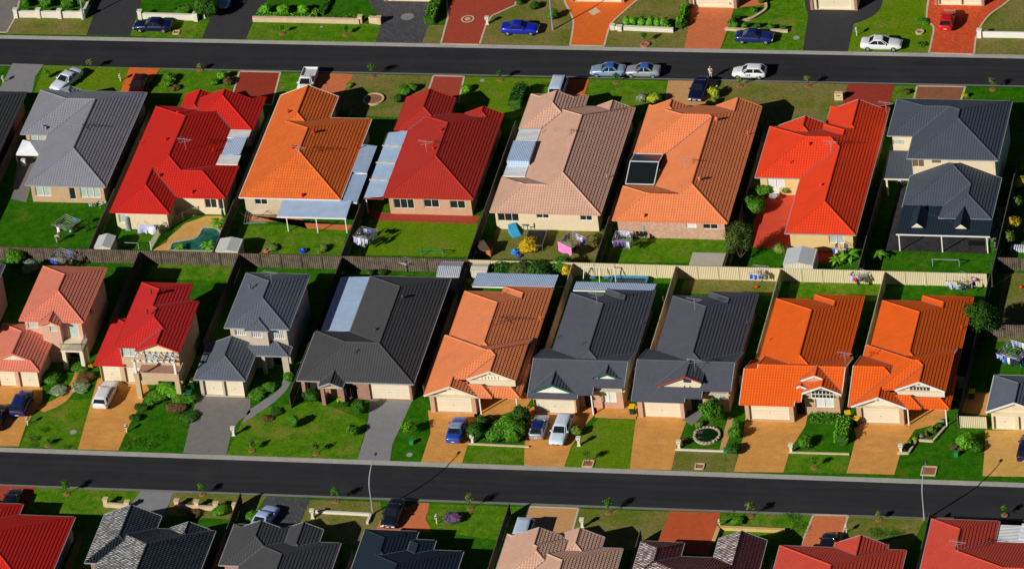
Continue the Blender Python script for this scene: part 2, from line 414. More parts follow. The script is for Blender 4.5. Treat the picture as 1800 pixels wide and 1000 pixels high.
    for i, b in enumerate(B):
        x0, y0, x1, y1 = b['ext']
        if not b['cut'] or True:
            if not b['cut']: zz = b['z']-.13-.003*i; sf.poly([(x0,y0,zz),(x0,y1,zz),(x1,y1,zz),(x1,y0,zz)])
        for s in b['g']:
            ins = b['inset']; n = 14; prof = []
            for j in range(n+1):
                f = .02+.96*j/n
                if s == 'S': x, y = x0+(x1-x0)*f, y0+ins
                elif s == 'N': x, y = x0+(x1-x0)*f, y1-ins
                elif s == 'W': x, y = x0+ins, y0+(y1-y0)*f
                else: x, y = x1-ins, y0+(y1-y0)*f
                z = min(p[0]*x+p[1]*y+p[2] for p in b['pl'].values())-.03; prof.append((x, y, max(z, b['z']-.05)))
            bot = b.get('gz', b['z'])-.25
            gm = MB()
            for j in range(n): a, c = prof[j], prof[j+1]; gm.poly([(a[0],a[1],bot),(c[0],c[1],bot),c,a])
            gm.build('gable_wall', gable, par)
    if sf.f: sf.build('soffit', TRIMC, par)
    return roof
BM = {}
# ------------------------------------------------------------------ walls with real openings
def wall_mesh(mb, a, c, z0, z1, ops, nrm, depth):
    """wall from a to c (xy), outward normal nrm; ops: (s0,s1,zb,zt) in metres along a->c"""
    L = hypot(c[0]-a[0], c[1]-a[1]); ux, uy = (c[0]-a[0])/L, (c[1]-a[1])/L
    us = sorted(set([0, L]+[v for o in ops for v in o[:2]])); zs = sorted(set([z0, z1]+[v for o in ops for v in o[2:4]]))
    pt = lambda s, z, d=0: (a[0]+ux*s-nrm[0]*d, a[1]+uy*s-nrm[1]*d, z)
    for i in range(len(us)-1):
        for j in range(len(zs)-1):
            cu, cz = (us[i]+us[i+1])/2, (zs[j]+zs[j+1])/2
            if any(o[0] < cu < o[1] and o[2] < cz < o[3] for o in ops): continue
            mb.poly([pt(us[i], zs[j]), pt(us[i+1], zs[j]), pt(us[i+1], zs[j+1]), pt(us[i], zs[j+1])])
    for o in ops:
        d = depth
        for s, z, s2, z2 in ((o[0],o[2],o[0],o[3]), (o[1],o[2],o[1],o[3]), (o[0],o[2],o[1],o[2]), (o[0],o[3],o[1],o[3])):
            mb.poly([pt(s, z), pt(s2, z2), pt(s2, z2, d), pt(s, z, d)])
def footprint(rects):
    xs = sorted(set(v for r in rects for v in (r[0], r[2]))); ys = sorted(set(v for r in rects for v in (r[1], r[3])))
    ins = lambda i, j: 0 <= i < len(xs)-1 and 0 <= j < len(ys)-1 and any(r[0] <= xs[i] and r[2] >= xs[i+1] and r[1] <= ys[j] and r[3] >= ys[j+1] for r in rects)
    seg = {}
    for i in range(len(xs)-1):
        for j in range(len(ys)-1):
            if not ins(i, j): continue
            if not ins(i, j-1): seg.setdefault(('S', ys[j]), []).append((xs[i], xs[i+1]))
            if not ins(i, j+1): seg.setdefault(('N', ys[j+1]), []).append((xs[i], xs[i+1]))
            if not ins(i-1, j): seg.setdefault(('W', xs[i]), []).append((ys[j], ys[j+1]))
            if not ins(i+1, j): seg.setdefault(('E', xs[i+1]), []).append((ys[j], ys[j+1]))
    out = []
    for (s, p), L in seg.items():
        L.sort(); m = []
        for a, b in L:
            if m and abs(m[-1][1]-a) < 1e-6: m[-1][1] = b
            else: m.append([a, b])
        out += [(s, p, a, b) for a, b in m]
    return out
FRAME = {'w': WHITE, 'c': TRIMC, 'd': plain('dark_frame', (.05,.045,.04), .4), 'g': plain('grey_frame', (.3,.32,.33), .4)}
def walls(par, rects, z0, z1, mat, ops=(), depth=.14):
    """ops: (kind, side, pos, a0, a1, zb, zt, frame)"""
    mb = MB(); used = []
    for side, p, a, b in footprint(rects):
        nrm = {'S': (0,-1), 'N': (0,1), 'W': (-1,0), 'E': (1,0)}[side]
        A, D = {'S': ((a,p),(b,p)), 'N': ((b,p),(a,p)), 'W': ((p,b),(p,a)), 'E': ((p,a),(p,b))}[side]
        L = b-a; mine = []
        for o in ops:
            if o[1] != side or abs(o[2]-p) > .3: continue
            lo, hi = max(o[3], a+.03), min(o[4], b-.03)
            if hi-lo < .2: continue
            s0, s1 = (lo-a, hi-a) if side in 'SE' else (b-hi, b-lo)
            o2 = (s0, s1, max(o[5], z0+.01), min(o[6], z1-.02)); mine.append(o2); used.append((o, A, D, o2, nrm))
        dep = .32 if any(o[0] == 'gar' and o[1] == side and abs(o[2]-p) < .3 for o in ops) else depth
        wall_mesh(mb, A, D, z0, z1, mine, nrm, dep)
        for i in range(len(used)-len(mine), len(used)): used[i] = used[i]+(dep,)
    wl = mb.build('wall', mat, par)
    for o, A, D, q, nrm, dep in used:
        L = hypot(D[0]-A[0], D[1]-A[1]); ux, uy = (D[0]-A[0])/L, (D[1]-A[1])/L
        pt = lambda s, z, d=0: (A[0]+ux*s-nrm[0]*d, A[1]+uy*s-nrm[1]*d, z)
        s0, s1, zb, zt = q; kind = o[0]; fr = FRAME[o[7] if len(o) > 7 else 'w']; d = dep-.02
        if kind == 'gar':
            g = MB(); n = 4
            for i in range(n):
                za, zb2 = zb+(zt-zb)*i/n, zb+(zt-zb)*(i+1)/n-.015; a_, b_ = pt(s0+.03, za, d), pt(s1-.03, zb2, d-.04)
                g.box(min(a_[0],b_[0]), min(a_[1],b_[1]), a_[2], max(a_[0],b_[0]), max(a_[1],b_[1]), b_[2])
            go = g.build('garage_door', GAR, par); hb = MB(); c = pt((s0+s1)/2, zb+.9, d-.07); hb.box(c[0]-.06, c[1]-.02, c[2]-.03, c[0]+.06, c[1]+.02, c[2]+.03); hb.build('handle', METAL, go)
        elif kind == 'void':
            MB().poly([pt(s0,zb,d),pt(s1,zb,d),pt(s1,zt,d),pt(s0,zt,d)]).build('door', DARKV, par)  # near-black sheet paints the shade of an open entry, not a door leaf
        else:
            f = MB(); t = .055
            def fb(sa, za, sb, zb_, da, db):
                a_, b_ = pt(sa, za, da), pt(sb, zb_, db)
                f.box(min(a_[0],b_[0]), min(a_[1],b_[1]), min(a_[2],b_[2]), max(a_[0],b_[0]), max(a_[1],b_[1]), max(a_[2],b_[2]))
            d0, d1 = dep*.6-.03, dep*.6+.05
            fb(s0, zb, s1, zb+t, d0, d1); fb(s0, zt-t, s1, zt, d0, d1); fb(s0, zb+t, s0+t, zt-t, d0, d1); fb(s1-t, zb+t, s1, zt-t, d0, d1)
            nm = max(1, round((s1-s0)/.85)) if kind != 'door' else 1
            for i in range(1, nm): x = s0+(s1-s0)*i/nm; fb(x-t/2, zb+t, x+t/2, zt-t, d0, d1)
            wo = f.build('door' if kind == 'door' else 'window', fr, par)
            MB().poly([pt(s0+.02,zb+.02,d1-.02),pt(s1-.02,zb+.02,d1-.02),pt(s1-.02,zt-.02,d1-.02),pt(s0+.02,zt-.02,d1-.02)]).build('pane', {'win': GLASS, 'curt': CURT, 'wcurt': CURTW, 'door': GLASS, 'blind': BLIND, 'strip': STRIP}.get(kind, GLASS), wo)
            if kind != 'door':
                sl = MB(); a_, b_ = pt(s0-.05, zb-.07, -.05), pt(s1+.05, zb-.004, d0)
                sl.box(min(a_[0],b_[0]), min(a_[1],b_[1]), a_[2], max(a_[0],b_[0]), max(a_[1],b_[1]), b_[2]); sl.build('sill', mat if mat is not CREAM else TRIMC, wo)
    return wl
BLIND = plain('brown_blind', (.16,.10,.06), .5, .15, 5.)
STRIP = ribbed('striped_blind', (.55,.58,.55), .22, .05, 0, .4)
def opx(kind, y, u0, v0, u1, v1, frame='w'):
    """opening on a south wall in the plane y, from its corners in the survey photo"""
    a, b = PY(u0, v0, y), PY(u1, v1, y); c, d = PY(u0, v1, y), PY(u1, v0, y)
    return (kind, 'S', y, (a.x+c.x)/2, (b.x+d.x)/2, (b.z+c.z)/2, (a.z+d.z)/2, frame)
def inset(B, d=.45, sel=None):
    return [(b['ext'][0]+d, b['ext'][1]+d, b['ext'][2]-d, b['ext'][3]-d) for i, b in enumerate(B) if sel is None or i in sel]
def antenna(par, u, v, z, h=1.6):
    p = P(u, v, z); m = MB(); m.cyl(p, p+Vector((0,0,h)), .02, n=5); t = p+Vector((0,0,h-.1))
    m.bar(t+Vector((-.9,.15,0)), t+Vector((.9,-.15,0)), .03)
    for i in range(8):
        q = t+Vector((-.8+.22*i, .13-.037*i, 0)); m.bar(q+Vector((-.06,-.45+.03*i,0)), q+Vector((.06,.45-.03*i,0)), .018)
    t2 = t-Vector((0,0,.35)); m.bar(t2+Vector((-.6,-.2,0)), t2+Vector((.6,.2,0)), .025); m.bar(t2+Vector((-.2,.5,0)), t2+Vector((.2,-.5,0)), .02)
    m.build('antenna', plain('aluminium', (.6,.6,.6), .35, .05, metal=.5), par)
def rvent(par, u, v, z, mat, kind=0):
    p = P(u, v, z); m = MB()
    if kind == 0:
        m.cyl(p-Vector((0,0,.15)), p+Vector((0,0,.22)), .13); m.ball(p+Vector((0,0,.32)), .2, (1,1,.75))
    else: m.cyl(p-Vector((0,0,.15)), p+Vector((0,0,.45)), .055, n=6); m.cyl(p+Vector((0,0,.45)), p+Vector((0,0,.52)), .09, n=6)
    m.build('roof_vent', mat, par)
def roof_z(B, u, v):
    h = hfun(B); z = 2.6
    for _ in range(30):
        p = P(u, v, z); r = h(p.x, p.y)
        if r is None: return z
        z += (r[0]-z)*.6
    return z
def house(label, B, mat, wallmat, ops=(), wrects=None, zt=2.55, cap=None, ants=(), vents=(), ventmat=None, cat='house', sel=None, **kw):
    cx = sum(b['r'][0]+b['r'][2] for b in B)/2/len(B); cy = sum(b['r'][1]+b['r'][3] for b in B)/2/len(B)
    t = thing('house', label, cat); build_roof(t, B, mat, cap=cap, **kw)
    walls(t, wrects or inset(B, sel=sel), 0, zt, wallmat, ops)
    for u, v in ants: antenna(t, u, v, roof_z(B, u, v))
    for a in vents: rvent(t, a[0], a[1], roof_z(B, a[0], a[1]), ventmat or mat, a[2] if len(a) > 2 else 0)
    return t
def seat(t, x, y, z=0):
    t.location = (x, y, z)
    for ch in t.children: ch.location = Vector(ch.location)-Vector((x, y, z))
# ------------------------------------------------------------------ ground, roads
G_LUSH = grass('lush_grass', (.050,.19,.006), (.024,.125,.005), (.14,.20,.015), .25)
G_MID = grass('mown_grass', (.13,.27,.010), (.06,.19,.007), (.27,.25,.05), .38)
G_DRY = grass('dry_grass', (.165,.20,.028), (.13,.18,.02), (.29,.22,.085), .75, .7)
G_BRIGHT = grass('bright_grass', (.15,.27,.008), (.115,.235,.008), (.24,.24,.04), .35, .4)
def gx(y):                                            # road edges bow very slightly
    return 0
def strip(name, mat, y0, y1, z, x0=-260, x1=260, z1=None):
    m = MB(); z1 = z if z1 is None else z1; n = 52
    for i in range(n):
        a, b = x0+(x1-x0)*i/n, x0+(x1-x0)*(i+1)/n
        m.poly([(a,y0,z),(b,y0,z),(b,y1,z1),(a,y1,z1)])
    return struct(name, m, mat)
def sheet(name, mat, y0, y1, z):
    m = MB(); m.poly([(-900,y0,z),(900,y0,z),(900,y1,z),(-900,y1,z)]); return struct(name, m, mat)
sheet('ground', G_LUSH, 48.85, 900, 0); sheet('ground', G_LUSH, -33.5, 42.08, 0); sheet('ground', G_LUSH, -900, -40.4, 0)
ROADM = None
def road_mat():
    m, n, l, b = nodes('road_asphalt'); b.inputs['Roughness'].default_value = .9; b.inputs['Specular IOR Level'].default_value = .2
    g = geo(n); mp = n.new('ShaderNodeMapping'); l.new(g, mp.inputs[0]); mp.inputs['Scale'].default_value = (.05, .8, 1)
    f = ramp(n, l, noi(n, l, mp.outputs[0], 1.2, 5, .6), .35, .65); c = mixc(n, l, f, (.0195,.020,.0235), (.029,.030,.034))
    f = ramp(n, l, noi(n, l, g, .25, 5, .7), .5, .75, 0, .5); c = mixc(n, l, f, c, (.042,.041,.042))
    f = ramp(n, l, noi(n, l, g, 1.6, 2, .5), .74, .78, 0, .25); c = mixc(n, l, f, c, (.09,.09,.085))
    f = ramp(n, l, noi(n, l, g, 25, 3, .8), .3, .7, .8, 1.25); mm = n.new('ShaderNodeVectorMath'); mm.operation = 'SCALE'; l.new(c, mm.inputs[0]); l.new(f, mm.inputs['Scale'])
    l.new(mm.outputs[0], b.inputs['Base Color']); bump(n, l, noi(n, l, g, 40, 2), .5, .01, b); return m
ROADM = road_mat()
strip('road', ROADM, 42.58, 48.32, -.10); strip('road', ROADM, -39.9, -34.08, -.10)
KERB = paving('kerb_concrete', (.34,.33,.31), .0, 2.4, 9., .8, .5)
strip('kerb', KERB, 48.28, 48.87, -.10, z1=.03); strip('kerb', KERB, 42.12, 42.60, .03, z1=-.10)
strip('kerb', KERB, -34.10, -33.46, -.10, z1=.03); strip('kerb', KERB, -40.42, -39.88, .03, z1=-.10)
_z = [0.004]
def flat(name, mat, pts, z, px=True, kind='structure'):
    q = G(pts) if px else pts; a = sum(q[i][0]*q[(i+1) % len(q)][1]-q[(i+1) % len(q)][0]*q[i][1] for i in range(len(q)))
    if a < 0: q = q[::-1]
    m = MB(); m.poly([(x, y, z) for x, y in q]); return struct(name, m, mat)
def smooth_px(pts, n=4):
    out = []; k = len(pts)
    for i in range(k-1):
        p0, p1, p2, p3 = pts[max(0,i-1)], pts[i], pts[i+1], pts[min(k-1,i+2)]
        for j in range(n):
            t = j/n
            out.append(tuple(.5*((2*p1[a])+(-p0[a]+p2[a])*t+(2*p0[a]-5*p1[a]+4*p2[a]-p3[a])*t*t+(-p0[a]+3*p1[a]-3*p2[a]+p3[a])*t**3) for a in (0,1)))
    return out+[pts[-1]]
def ribbon(mb, path, w, z0, z1, closed=False):
    """low upright strip following a world path"""
    pts = [Vector((x, y)) for x, y in path]; n = len(pts)
    for i in range(n-1 if not closed else n):
        a, b = pts[i], pts[(i+1) % n]
        if (b-a).length < 1e-3: continue
        mb.bar((a.x, a.y, (z0+z1)/2), (b.x, b.y, (z0+z1)/2), w, z1-z0)
DW_O = paving('ochre_paving', (.70,.33,.085), .08, .9, .45, .85, .6); DW_G = plain('grey_drive_concrete', (.20,.185,.175), .9, .12, 1.2, bmp=.01)
DW_R = paving('red_brick_paving', (.42,.07,.04), .13, .24, .12, .7, .3); DW_S = paving('salmon_paving', (.66,.19,.075), .12, .24, .12, .8, .3)
DW_A = plain('driveway_asphalt', (.038,.038,.042), .9, .14, 1., bmp=.01); DW_C = paving('charcoal_cobbles', (.085,.085,.095), .2, .6, .3, .45, .2, .7)
DW_OR = paving('orange_paving', (.78,.16,.028), .10, .24, .12, .8, .25); DW_T = paving('terracotta_herringbone', (.66,.10,.035), .15, .5, .25, .6, .2, .785)
DW_B = paving('brown_brick_paving', (.30,.12,.06), .18, .24, .12, .7, .2); DW_SD = paving('sandy_paving', (.60,.33,.14), .08, .3, .15, .85, .3); DW_Y = paving('yellow_paving', (.66,.38,.11), .08, .5, .5, .88, .3)
DW_LG = plain('pale_grey_concrete', (.235,.235,.245), .9, .1, 1.2, bmp=.01); DW_DR = paving('dark_red_paint', (.33,.045,.028), .07, .5, .5, .9, .3)
EDGE = plain('cream_edging', (.58,.48,.34), .8, .12)
# lawns (px polygons of the survey photo at ground level)
for mat, pts in [
 (G_DRY, [(12,60),(152,62),(163,32),(28,29)]), (G_MID, [(228,64),(355,68),(368,36),(240,30)]), (G_MID, [(432,70),(660,76),(671,43),(446,38)]),
 (G_DRY, [(742,77),(775,78),(787,45),(752,45)]), (G_DRY, [(842,79),(1002,82),(1008,34),(1000,-10),(905,-10),(855,45)]), (G_DRY, [(1062,82),(1203,86),(1216,50),(1230,-12),(1125,-12),(1073,50)]),
 (G_MID, [(1267,88),(1412,91),(1421,40),(1415,-12),(1345,-12),(1283,52)]), (G_BRIGHT, [(1490,92),(1632,94),(1640,50),(1630,-12),(1548,-12),(1500,45)]),
 (G_DRY, [(1712,97),(1830,99),(1830,-12),(1785,-12),(1722,50)]),
 (G_BRIGHT, [(77,115),(228,119),(212,163),(60,163)]), (G_MID, [(281,121),(421,126),(400,175),(262,172)]), (G_MID, [(493,128),(560,130),(545,170),(480,170)]),
 (G_DRY, [(620,130),(762,134),(745,210),(590,200)]), (G_BRIGHT, [(815,135),(975,139),(965,180),(900,210),(800,180)]), (G_MID, [(1035,140),(1175,143),(1165,200),(1030,200)]),
 (G_DRY, [(1258,142),(1491,148),(1485,225),(1300,226),(1240,190)]), (G_MID, [(1572,151),(1612,152),(1608,180),(1565,178)]), (G_LUSH, [(1697,153),(1830,157),(1830,200),(1690,190)]),
 (G_MID, [(425,395),(610,398),(602,450),(405,447)]), (G_BRIGHT, [(650,385),(840,392),(826,452),(628,448)]), (G_DRY, [(872,402),(1062,408),(1052,458),(860,455)]),
 (G_MID, [(1080,418),(1285,422),(1292,464),(1065,460)]),
 (G_MID, [(280,455),(440,458),(430,495),(255,490)]), (G_DRY, [(1208,478),(1370,486),(1362,520),(1196,515)]), (G_MID, [(1392,486),(1555,492),(1545,530),(1385,525)]), (G_DRY, [(1765,480),(1830,480),(1830,600),(1745,600)]),
 (G_MID, [(35,785),(137,790),(175,700),(70,705)]), (G_LUSH, [(208,792),(322,796),(345,700),(245,690)]), (G_MID, [(398,800),(628,809),(645,740),(560,705),(470,715),(430,730)]),
 (G_LUSH, [(685,811),(738,812),(760,715),(722,712)]), (G_MID, [(812,815),(921,819),(930,785),(822,781)]), (G_BRIGHT, [(991,821),(1107,825),(1119,738),(1052,735),(1002,790)]),
 (G_DRY, [(1180,826),(1290,830),(1297,794),(1187,791)]), (G_MID, [(1377,830),(1488,832),(1495,798),(1386,796)]), (G_LUSH, [(1572,834),(1727,837),(1733,760),(1690,740),(1640,760),(1580,797)]),
 (G_MID, [(63,856),(248,862),(240,905),(45,900)]), (G_DRY, [(305,865),(468,872),(440,915),(292,905)]), (G_DRY, [(545,878),(668,882),(690,960),(515,950)]),
 (G_MID, [(755,885),(930,891),(915,955),(745,930)]), (G_DRY, [(1017,894),(1177,899),(1150,970),(1000,955)]), (G_MID, [(1267,901),(1430,904),(1410,960),(1245,955)]), (G_DRY, [(1490,906),(1626,910),(1600,965),(1470,955)])]:
    flat('lawn', mat, pts, .004)
def drive(mat, pts, edge=False, name='driveway'):
    flat(name, mat, pts, .014)
    if edge:
        m = MB(); ribbon(m, G(pts), .22, 0, .03, True); tag(m.build('driveway_edging', EDGE), kind='structure')
drive(DW_G, [(-30,57),(12,57.5),(27,30),(38,-12),(-30,-12)], True)
drive(DW_A, [(152,62),(228,64),(240,30),(252,-12),(168,-12),(163,33)])
drive(DW_A, [(355,68),(432,70),(447,30),(480,-12),(383,-12),(373,20),(368,35)])
drive(DW_C, [(661,75),(742,77),(754,41),(775,-12),(640,-12),(651,8),(664,25),(670,40)])
drive(DW_R, [(775,77.5),(843,79),(854,45),(865,28),(905,10),(912,-12),(785,-12),(787,32)], True)
drive(DW_OR, smooth_px([(1002,80.5),(1008,40),(1000,18),(993,3),(992,-12)])+[(1128,-12)]+smooth_px([(1120,0),(1095,22),(1073,45),(1062,81.5)]), True)
drive(DW_S, [(1203,85.5),(1266,87.5),(1283,40),(1290,15),(1350,8),(1352,-12),(1218,-12),(1217,14),(1208,60)])
drive(DW_A, [(1411,90),(1490,92),(1501,42)]+smooth_px([(1510,40),(1535,28),(1549,12),(1553,-12)])+[(1414,-12),(1415,10),(1421,28)])
drive(DW_T, [(1633,93.5),(1712,96)]+smooth_px([(1715,70),(1722,50),(1738,28),(1762,10),(1790,-12)])+[(1632,-12)]+smooth_px([(1632,0),(1629,34),(1641,48),(1638,70),(1633,93)]), True)
drive(DW_LG, [(22,112),(77,114),(62,135),(56,165),(-5,165)])
drive(DW_OR, [(228,119),(281,121),(262,150),(252,172),(208,170)]); drive(DW_DR, [(421,126),(493,127.5),(478,185),(405,180)], True)
drive(DW_S, [(575,129),(622,131),(600,170),(590,215),(545,165),(556,130)]); drive(DW_R, [(762,133.5),(816,135),(806,180),(750,170)], True)
drive(DW_OR, [(975,138.5),(1035,140),(1022,190),(960,185)]); drive(DW_SD, [(1175,142),(1262,143),(1250,195),(1165,195)])
drive(DW_DR, [(1491,147.5),(1572,150),(1562,195),(1478,192)]); drive(DW_B, [(1612,151.5),(1697,153),(1688,180),(1606,178)], True)
drive(DW_O, [(-20,783.5),(33,784.5),(45,748),(75,702),(74,678),(-20,676)]); drive(DW_O, [(137,789.5),(208,791.5),(228,745),(262,685),(255,668),(172,664)])
drive(DW_O, smooth_px([(60,718),(90,705),(112,690),(128,665),(134,640)])+smooth_px([(150,630),(148,655),(132,685),(112,708),(78,724)]), name='path')
drive(DW_G, [(322,795.5),(398,800)]+smooth_px([(405,765),(418,742),(440,725)])+[(440,700),(346,696)])
drive(DW_LG, smooth_px([(436,722),(468,700),(492,682),(502,650)])+smooth_px([(514,648),(508,678),(485,704),(455,725),(425,745)]), name='path')
drive(DW_LG, [(628,808),(685,810.5),(690,780),(706,745),(724,705),(650,702),(648,735),(640,770)])
drive(DW_O, [(740,812),(812,815),(823,778),(845,724),(752,721),(757,760)]); drive(DW_O, [(833,730),(850,700),(880,690),(942,690),(925,715),(862,735),(845,745)], name='path')
drive(DW_O, [(921,819),(991,821),(1004,785),(1030,745),(1050,725),(1045,700),(925,716)]); drive(DW_O, [(1046,734),(1119,737),(1122,715),(1100,700),(1040,695)], name='patio')
drive(DW_O, [(1107,824.5),(1180,826),(1188,790),(1206,742),(1198,735),(1118,732)]); drive(DW_G, [(1200,738),(1216,748),(1240,725),(1262,700),(1225,700)], name='path')
drive(DW_O, [(1290,829),(1377,830),(1389,790),(1416,748),(1424,706),(1310,735),(1306,770)]); drive(DW_O, [(1488,831.5),(1572,834),(1583,795),(1608,755),(1660,742),(1668,710),(1598,712),(1498,740),(1505,768)])
drive(DW_Y, [(1727,836.5),(1830,838),(1830,756),(1732,756),(1731,790)])
drive(DW_R, [(-20,852),(63,855),(45,900),(-20,900)]); drive(DW_LG, [(248,862),(305,865),(285,915),(212,910)]); drive(DW_C, [(468,872),(545,877),(520,935),(450,930)])
drive(DW_S, [(735,883),(755,884)]+smooth_px([(752,900),(748,912),(754,922),(757,935)])+[(660,932),(668,915),(690,900)]); drive(DW_SD, [(930,890),(1017,893),(1000,955),(908,950)], True)
drive(paving('rust_painted_drive', (.52,.10,.035), .06, .5, .5, .9, .35), [(1177,898),(1267,900.5),(1245,975),(1150,970)]); drive(DW_S, [(1430,904.5),(1491,906),(1470,970),(1405,965)], True)
# side and back yards
drive(DW_G, [(20,350),(46,356),(62,300),(55,262),(35,262)], name='path'); drive(DW_S, [(418,372),(440,388),(620,396),(612,405),(540,402),(530,382),(436,378)], name='patio')
drive(DW_R, [(634,362),(662,388),(836,394),(845,380),(672,374)], name='patio'); drive(plain('scarlet_paint',(.66,.07,.03),.9,.1,1.), [(1322,435),(1388,438),(1405,400),(1412,330),(1345,330),(1325,390)], name='patio')
drive(DW_Y, [(300,415),(325,393),(362,380),(392,380),(392,440),(268,441)], name='patio')
drive(paving('dark_tiled_patio', (.045,.045,.048), .2, .5, .5, .5, .2), [(1550,440),(1738,446),(1752,395),(1590,380),(1592,320),(1582,318)], name='patio')
drive(DW_DR, [(1425,432),(1475,436),(1478,462),(1422,460)], name='patio'); drive(DW_O, [(1690,725),(1735,730),(1745,690),(1700,690)], name='path')
# ------------------------------------------------------------------ roofs and walls palette
T_GREY = tile('slate_grey_tiles', (.26,.265,.31), var=.06); T_RED = tile('bright_red_tiles', (.60,.022,.014), var=.06); T_OR = tile('orange_tiles', (.80,.17,.032), grid=.5, var=.16)
T_CRIM = tile('crimson_tiles', (.46,.034,.022), grid=.25, var=.08); T_PINK = tile('dusty_pink_tiles', (.66,.40,.29), var=.08); T_SALM = tile('salmon_orange_tiles', (.84,.26,.10), var=.07)
T_SCAR = tile('scarlet_tiles', (.82,.06,.015), var=.06); T_CHAR = tile('blue_charcoal_tiles', (.075,.09,.12)); T_DARK = tile('dark_charcoal_tiles', (.074,.076,.080))
T_BRIGHT = tile('vivid_orange_tiles', (.84,.13,.012), var=.04); T_SALM2 = tile('pink_salmon_tiles', (.74,.23,.15), var=.07); T_RED2 = tile('deep_red_tiles', (.60,.028,.025), var=.06)
T_BLUE = tile('blue_grey_tiles', (.12,.14,.175)); T_SLATE = tile('slate_shingles', (.095,.102,.128), rib=.008); T_GLOSS = tile('glossy_black_tiles', (.014,.022,.03), .3, grid=.6, spec=.6, rib=.13); T_GLOSSR = tile('glossy_maroon_tiles', (.08,.007,.008), .3, grid=.6, spec=.6, rib=.13)
T_NAVY = tile('navy_tiles', (.014,.028,.045)); T_BRK = tile('brick_red_tiles', (.62,.075,.045), grid=.3)
BR_TAN = brick('tan_brick', (.60,.36,.17), (.52,.29,.12)); BR_CREAM = brick('cream_brick', (.66,.53,.36), (.60,.46,.29)); BR_PEACH = brick('peach_brick', (.62,.32,.17), (.57,.28,.14))
BR_MOT = brick('mottled_brick', (.66,.40,.26), (.50,.20,.10)); BR_YEL = plain('yellow_render', (.70,.50,.22), var=.06); BR_RED = brick('red_brick', (.36,.12,.06), (.28,.08,.045))
BR_PALE = brick('pale_stone_brick', (.58,.48,.36), (.50,.40,.29)); BR_PK = plain('pink_render', (.62,.38,.27), var=.07); BR_OCH = brick('ochre_brick', (.60,.42,.22), (.54,.36,.17))
GREYT = plain('grey_trim', (.33,.34,.36), .5); REDT = plain('red_trim', (.27,.04,.03), .5); BM['green'] = GREENT = plain('green_trim', (.015,.12,.08), .5); WHT = WHITE; DKT = plain('dark_trim', (.06,.065,.07), .5)
# ------------------------------------------------------------------ upper row
R = [blk(-78,12.6,-65.1,32.7)]
h = house('charcoal tiled house cut off by the left edge beside the slate grey roofed one', R, T_DARK, BR_RED, gut=DKT); seat(h, -71, 22)
R = [blk(-60.1,13.4,-50.45,33.2), blk(-63.5,23.9,-50.45,33.2), blk(-61.1,31.2,-58.6,33.4,g='N')]
h = house('house with large slate grey tiled roof and tan brick wall above a lush lawn', R, T_GREY, BR_TAN, [opx('curt',13.85,62,327,89,345), opx('door',13.85,122,330,133,351), opx('curt',13.85,141,330,176,348), opx('curt',24.35,53,238,80,250)], ants=[(131,238)], vents=[(76,226),(81,228)], gut=GREYT, sel=[0,1]); seat(h, -57, 23)
R = [blk(-48.6,11.75,-38.3,30.3), blk(-48.6,8.4,-41.6,20), blk(-46,11.75,-35.75,18.4), blk(-44.7,25.7,-35.85,32.8), blk(-44.7,25.7,-35.85,31.4,g='N'), blk(-45.6,28,-42.0,32.9,g='N')]
h = house('house with bright red tiled roof of many hips behind the kidney shaped pool', R, T_RED, CREAM, [opx('win',12.2,360,350,381,366), opx('win',12.2,384,350,395,368), opx('curt',8.85,209,377,222,392)], ants=[(327,264)], vents=[(313,201),(292,248),(281,311),(338,340),(375,267,1),(247,255,1)], gut=None, sel=[0,1,2,3]); seat(h, -42, 20)
R = [blk(-34.15,12.0,-22.2,28.7), blk(-34.15,24,-27.2,33.2,g='N')]
h = house('house with orange terracotta tiled hip roof and cream brick wall behind a blue patio awning', R, T_OR, BR_CREAM, [opx('win',12.45,448,350,470,360,'w'), opx('door',12.45,502,351,511,362)], ants=[(527,278)], vents=[(508,199),(552,234),(515,262),(532,346),(628,262,1)], ventmat=T_RED, gut=WHT); seat(h, -28, 22)
R = [blk(-17.3,12.8,-6.8,30.15), blk(-19,26.6,-13.1,33.3,g='N'), blk(-11.4,27,-6.8,30.3,g='N')]
h = house('house with crimson tiled roof and peach brick back wall with three dark windows', R, T_CRIM, BR_PEACH, [opx('win',13.25,692,350,728,367,'w'), opx('win',13.25,745,351,772,365,'w'), opx('win',13.25,791,353,818,367,'w')], ants=[(750,268)], vents=[(776,231),(762,264)], ventmat=T_RED, gut=None); seat(h, -12, 22)
R = [blk(-1.8,10.35,8.4,32.25), blk(-4.35,10.35,5,17.4), blk(-4.35,27.35,2.45,34.6), blk(-4.35,27.35,2.45,33.2,g='N'), blk(3.9,28,7.7,32.4,g='N')]
h = house('house with dusty pink tiled roof and cream rendered wall behind a trampoline and washing', R, T_PINK, CREAM, [opx('win',10.8,875,374,912,389,'c'), opx('win',10.8,943,376,965,384), opx('win',10.8,1020,379,1041,388)], ants=[(989,248)], vents=[(1067,313,1),(953,235,1)], gut=None, sel=[0,1,2]); seat(h, 2, 22)
R = [blk(13.7,9.35,23.15,32.85), blk(10.0,9.35,22.5,16.2), blk(10.0,22.8,23.15,32.85), blk(10,28,15.6,32.3,g='N'), blk(17.8,27,23.15,33.0,g='N')]
h = house('house with salmon orange tiled roof and mottled brick wall beside a dark glazed pergola', R, T_SALM, BR_MOT, [opx('wcurt',9.8,1206,393,1224,401), opx('win',9.8,1236,394,1262,403)], ants=[(1204,300)], vents=[(1260,212),(1230,317),(1315,237,1),(1132,382)], gut=None, sel=[0,1,2]); seat(h, 17, 21)
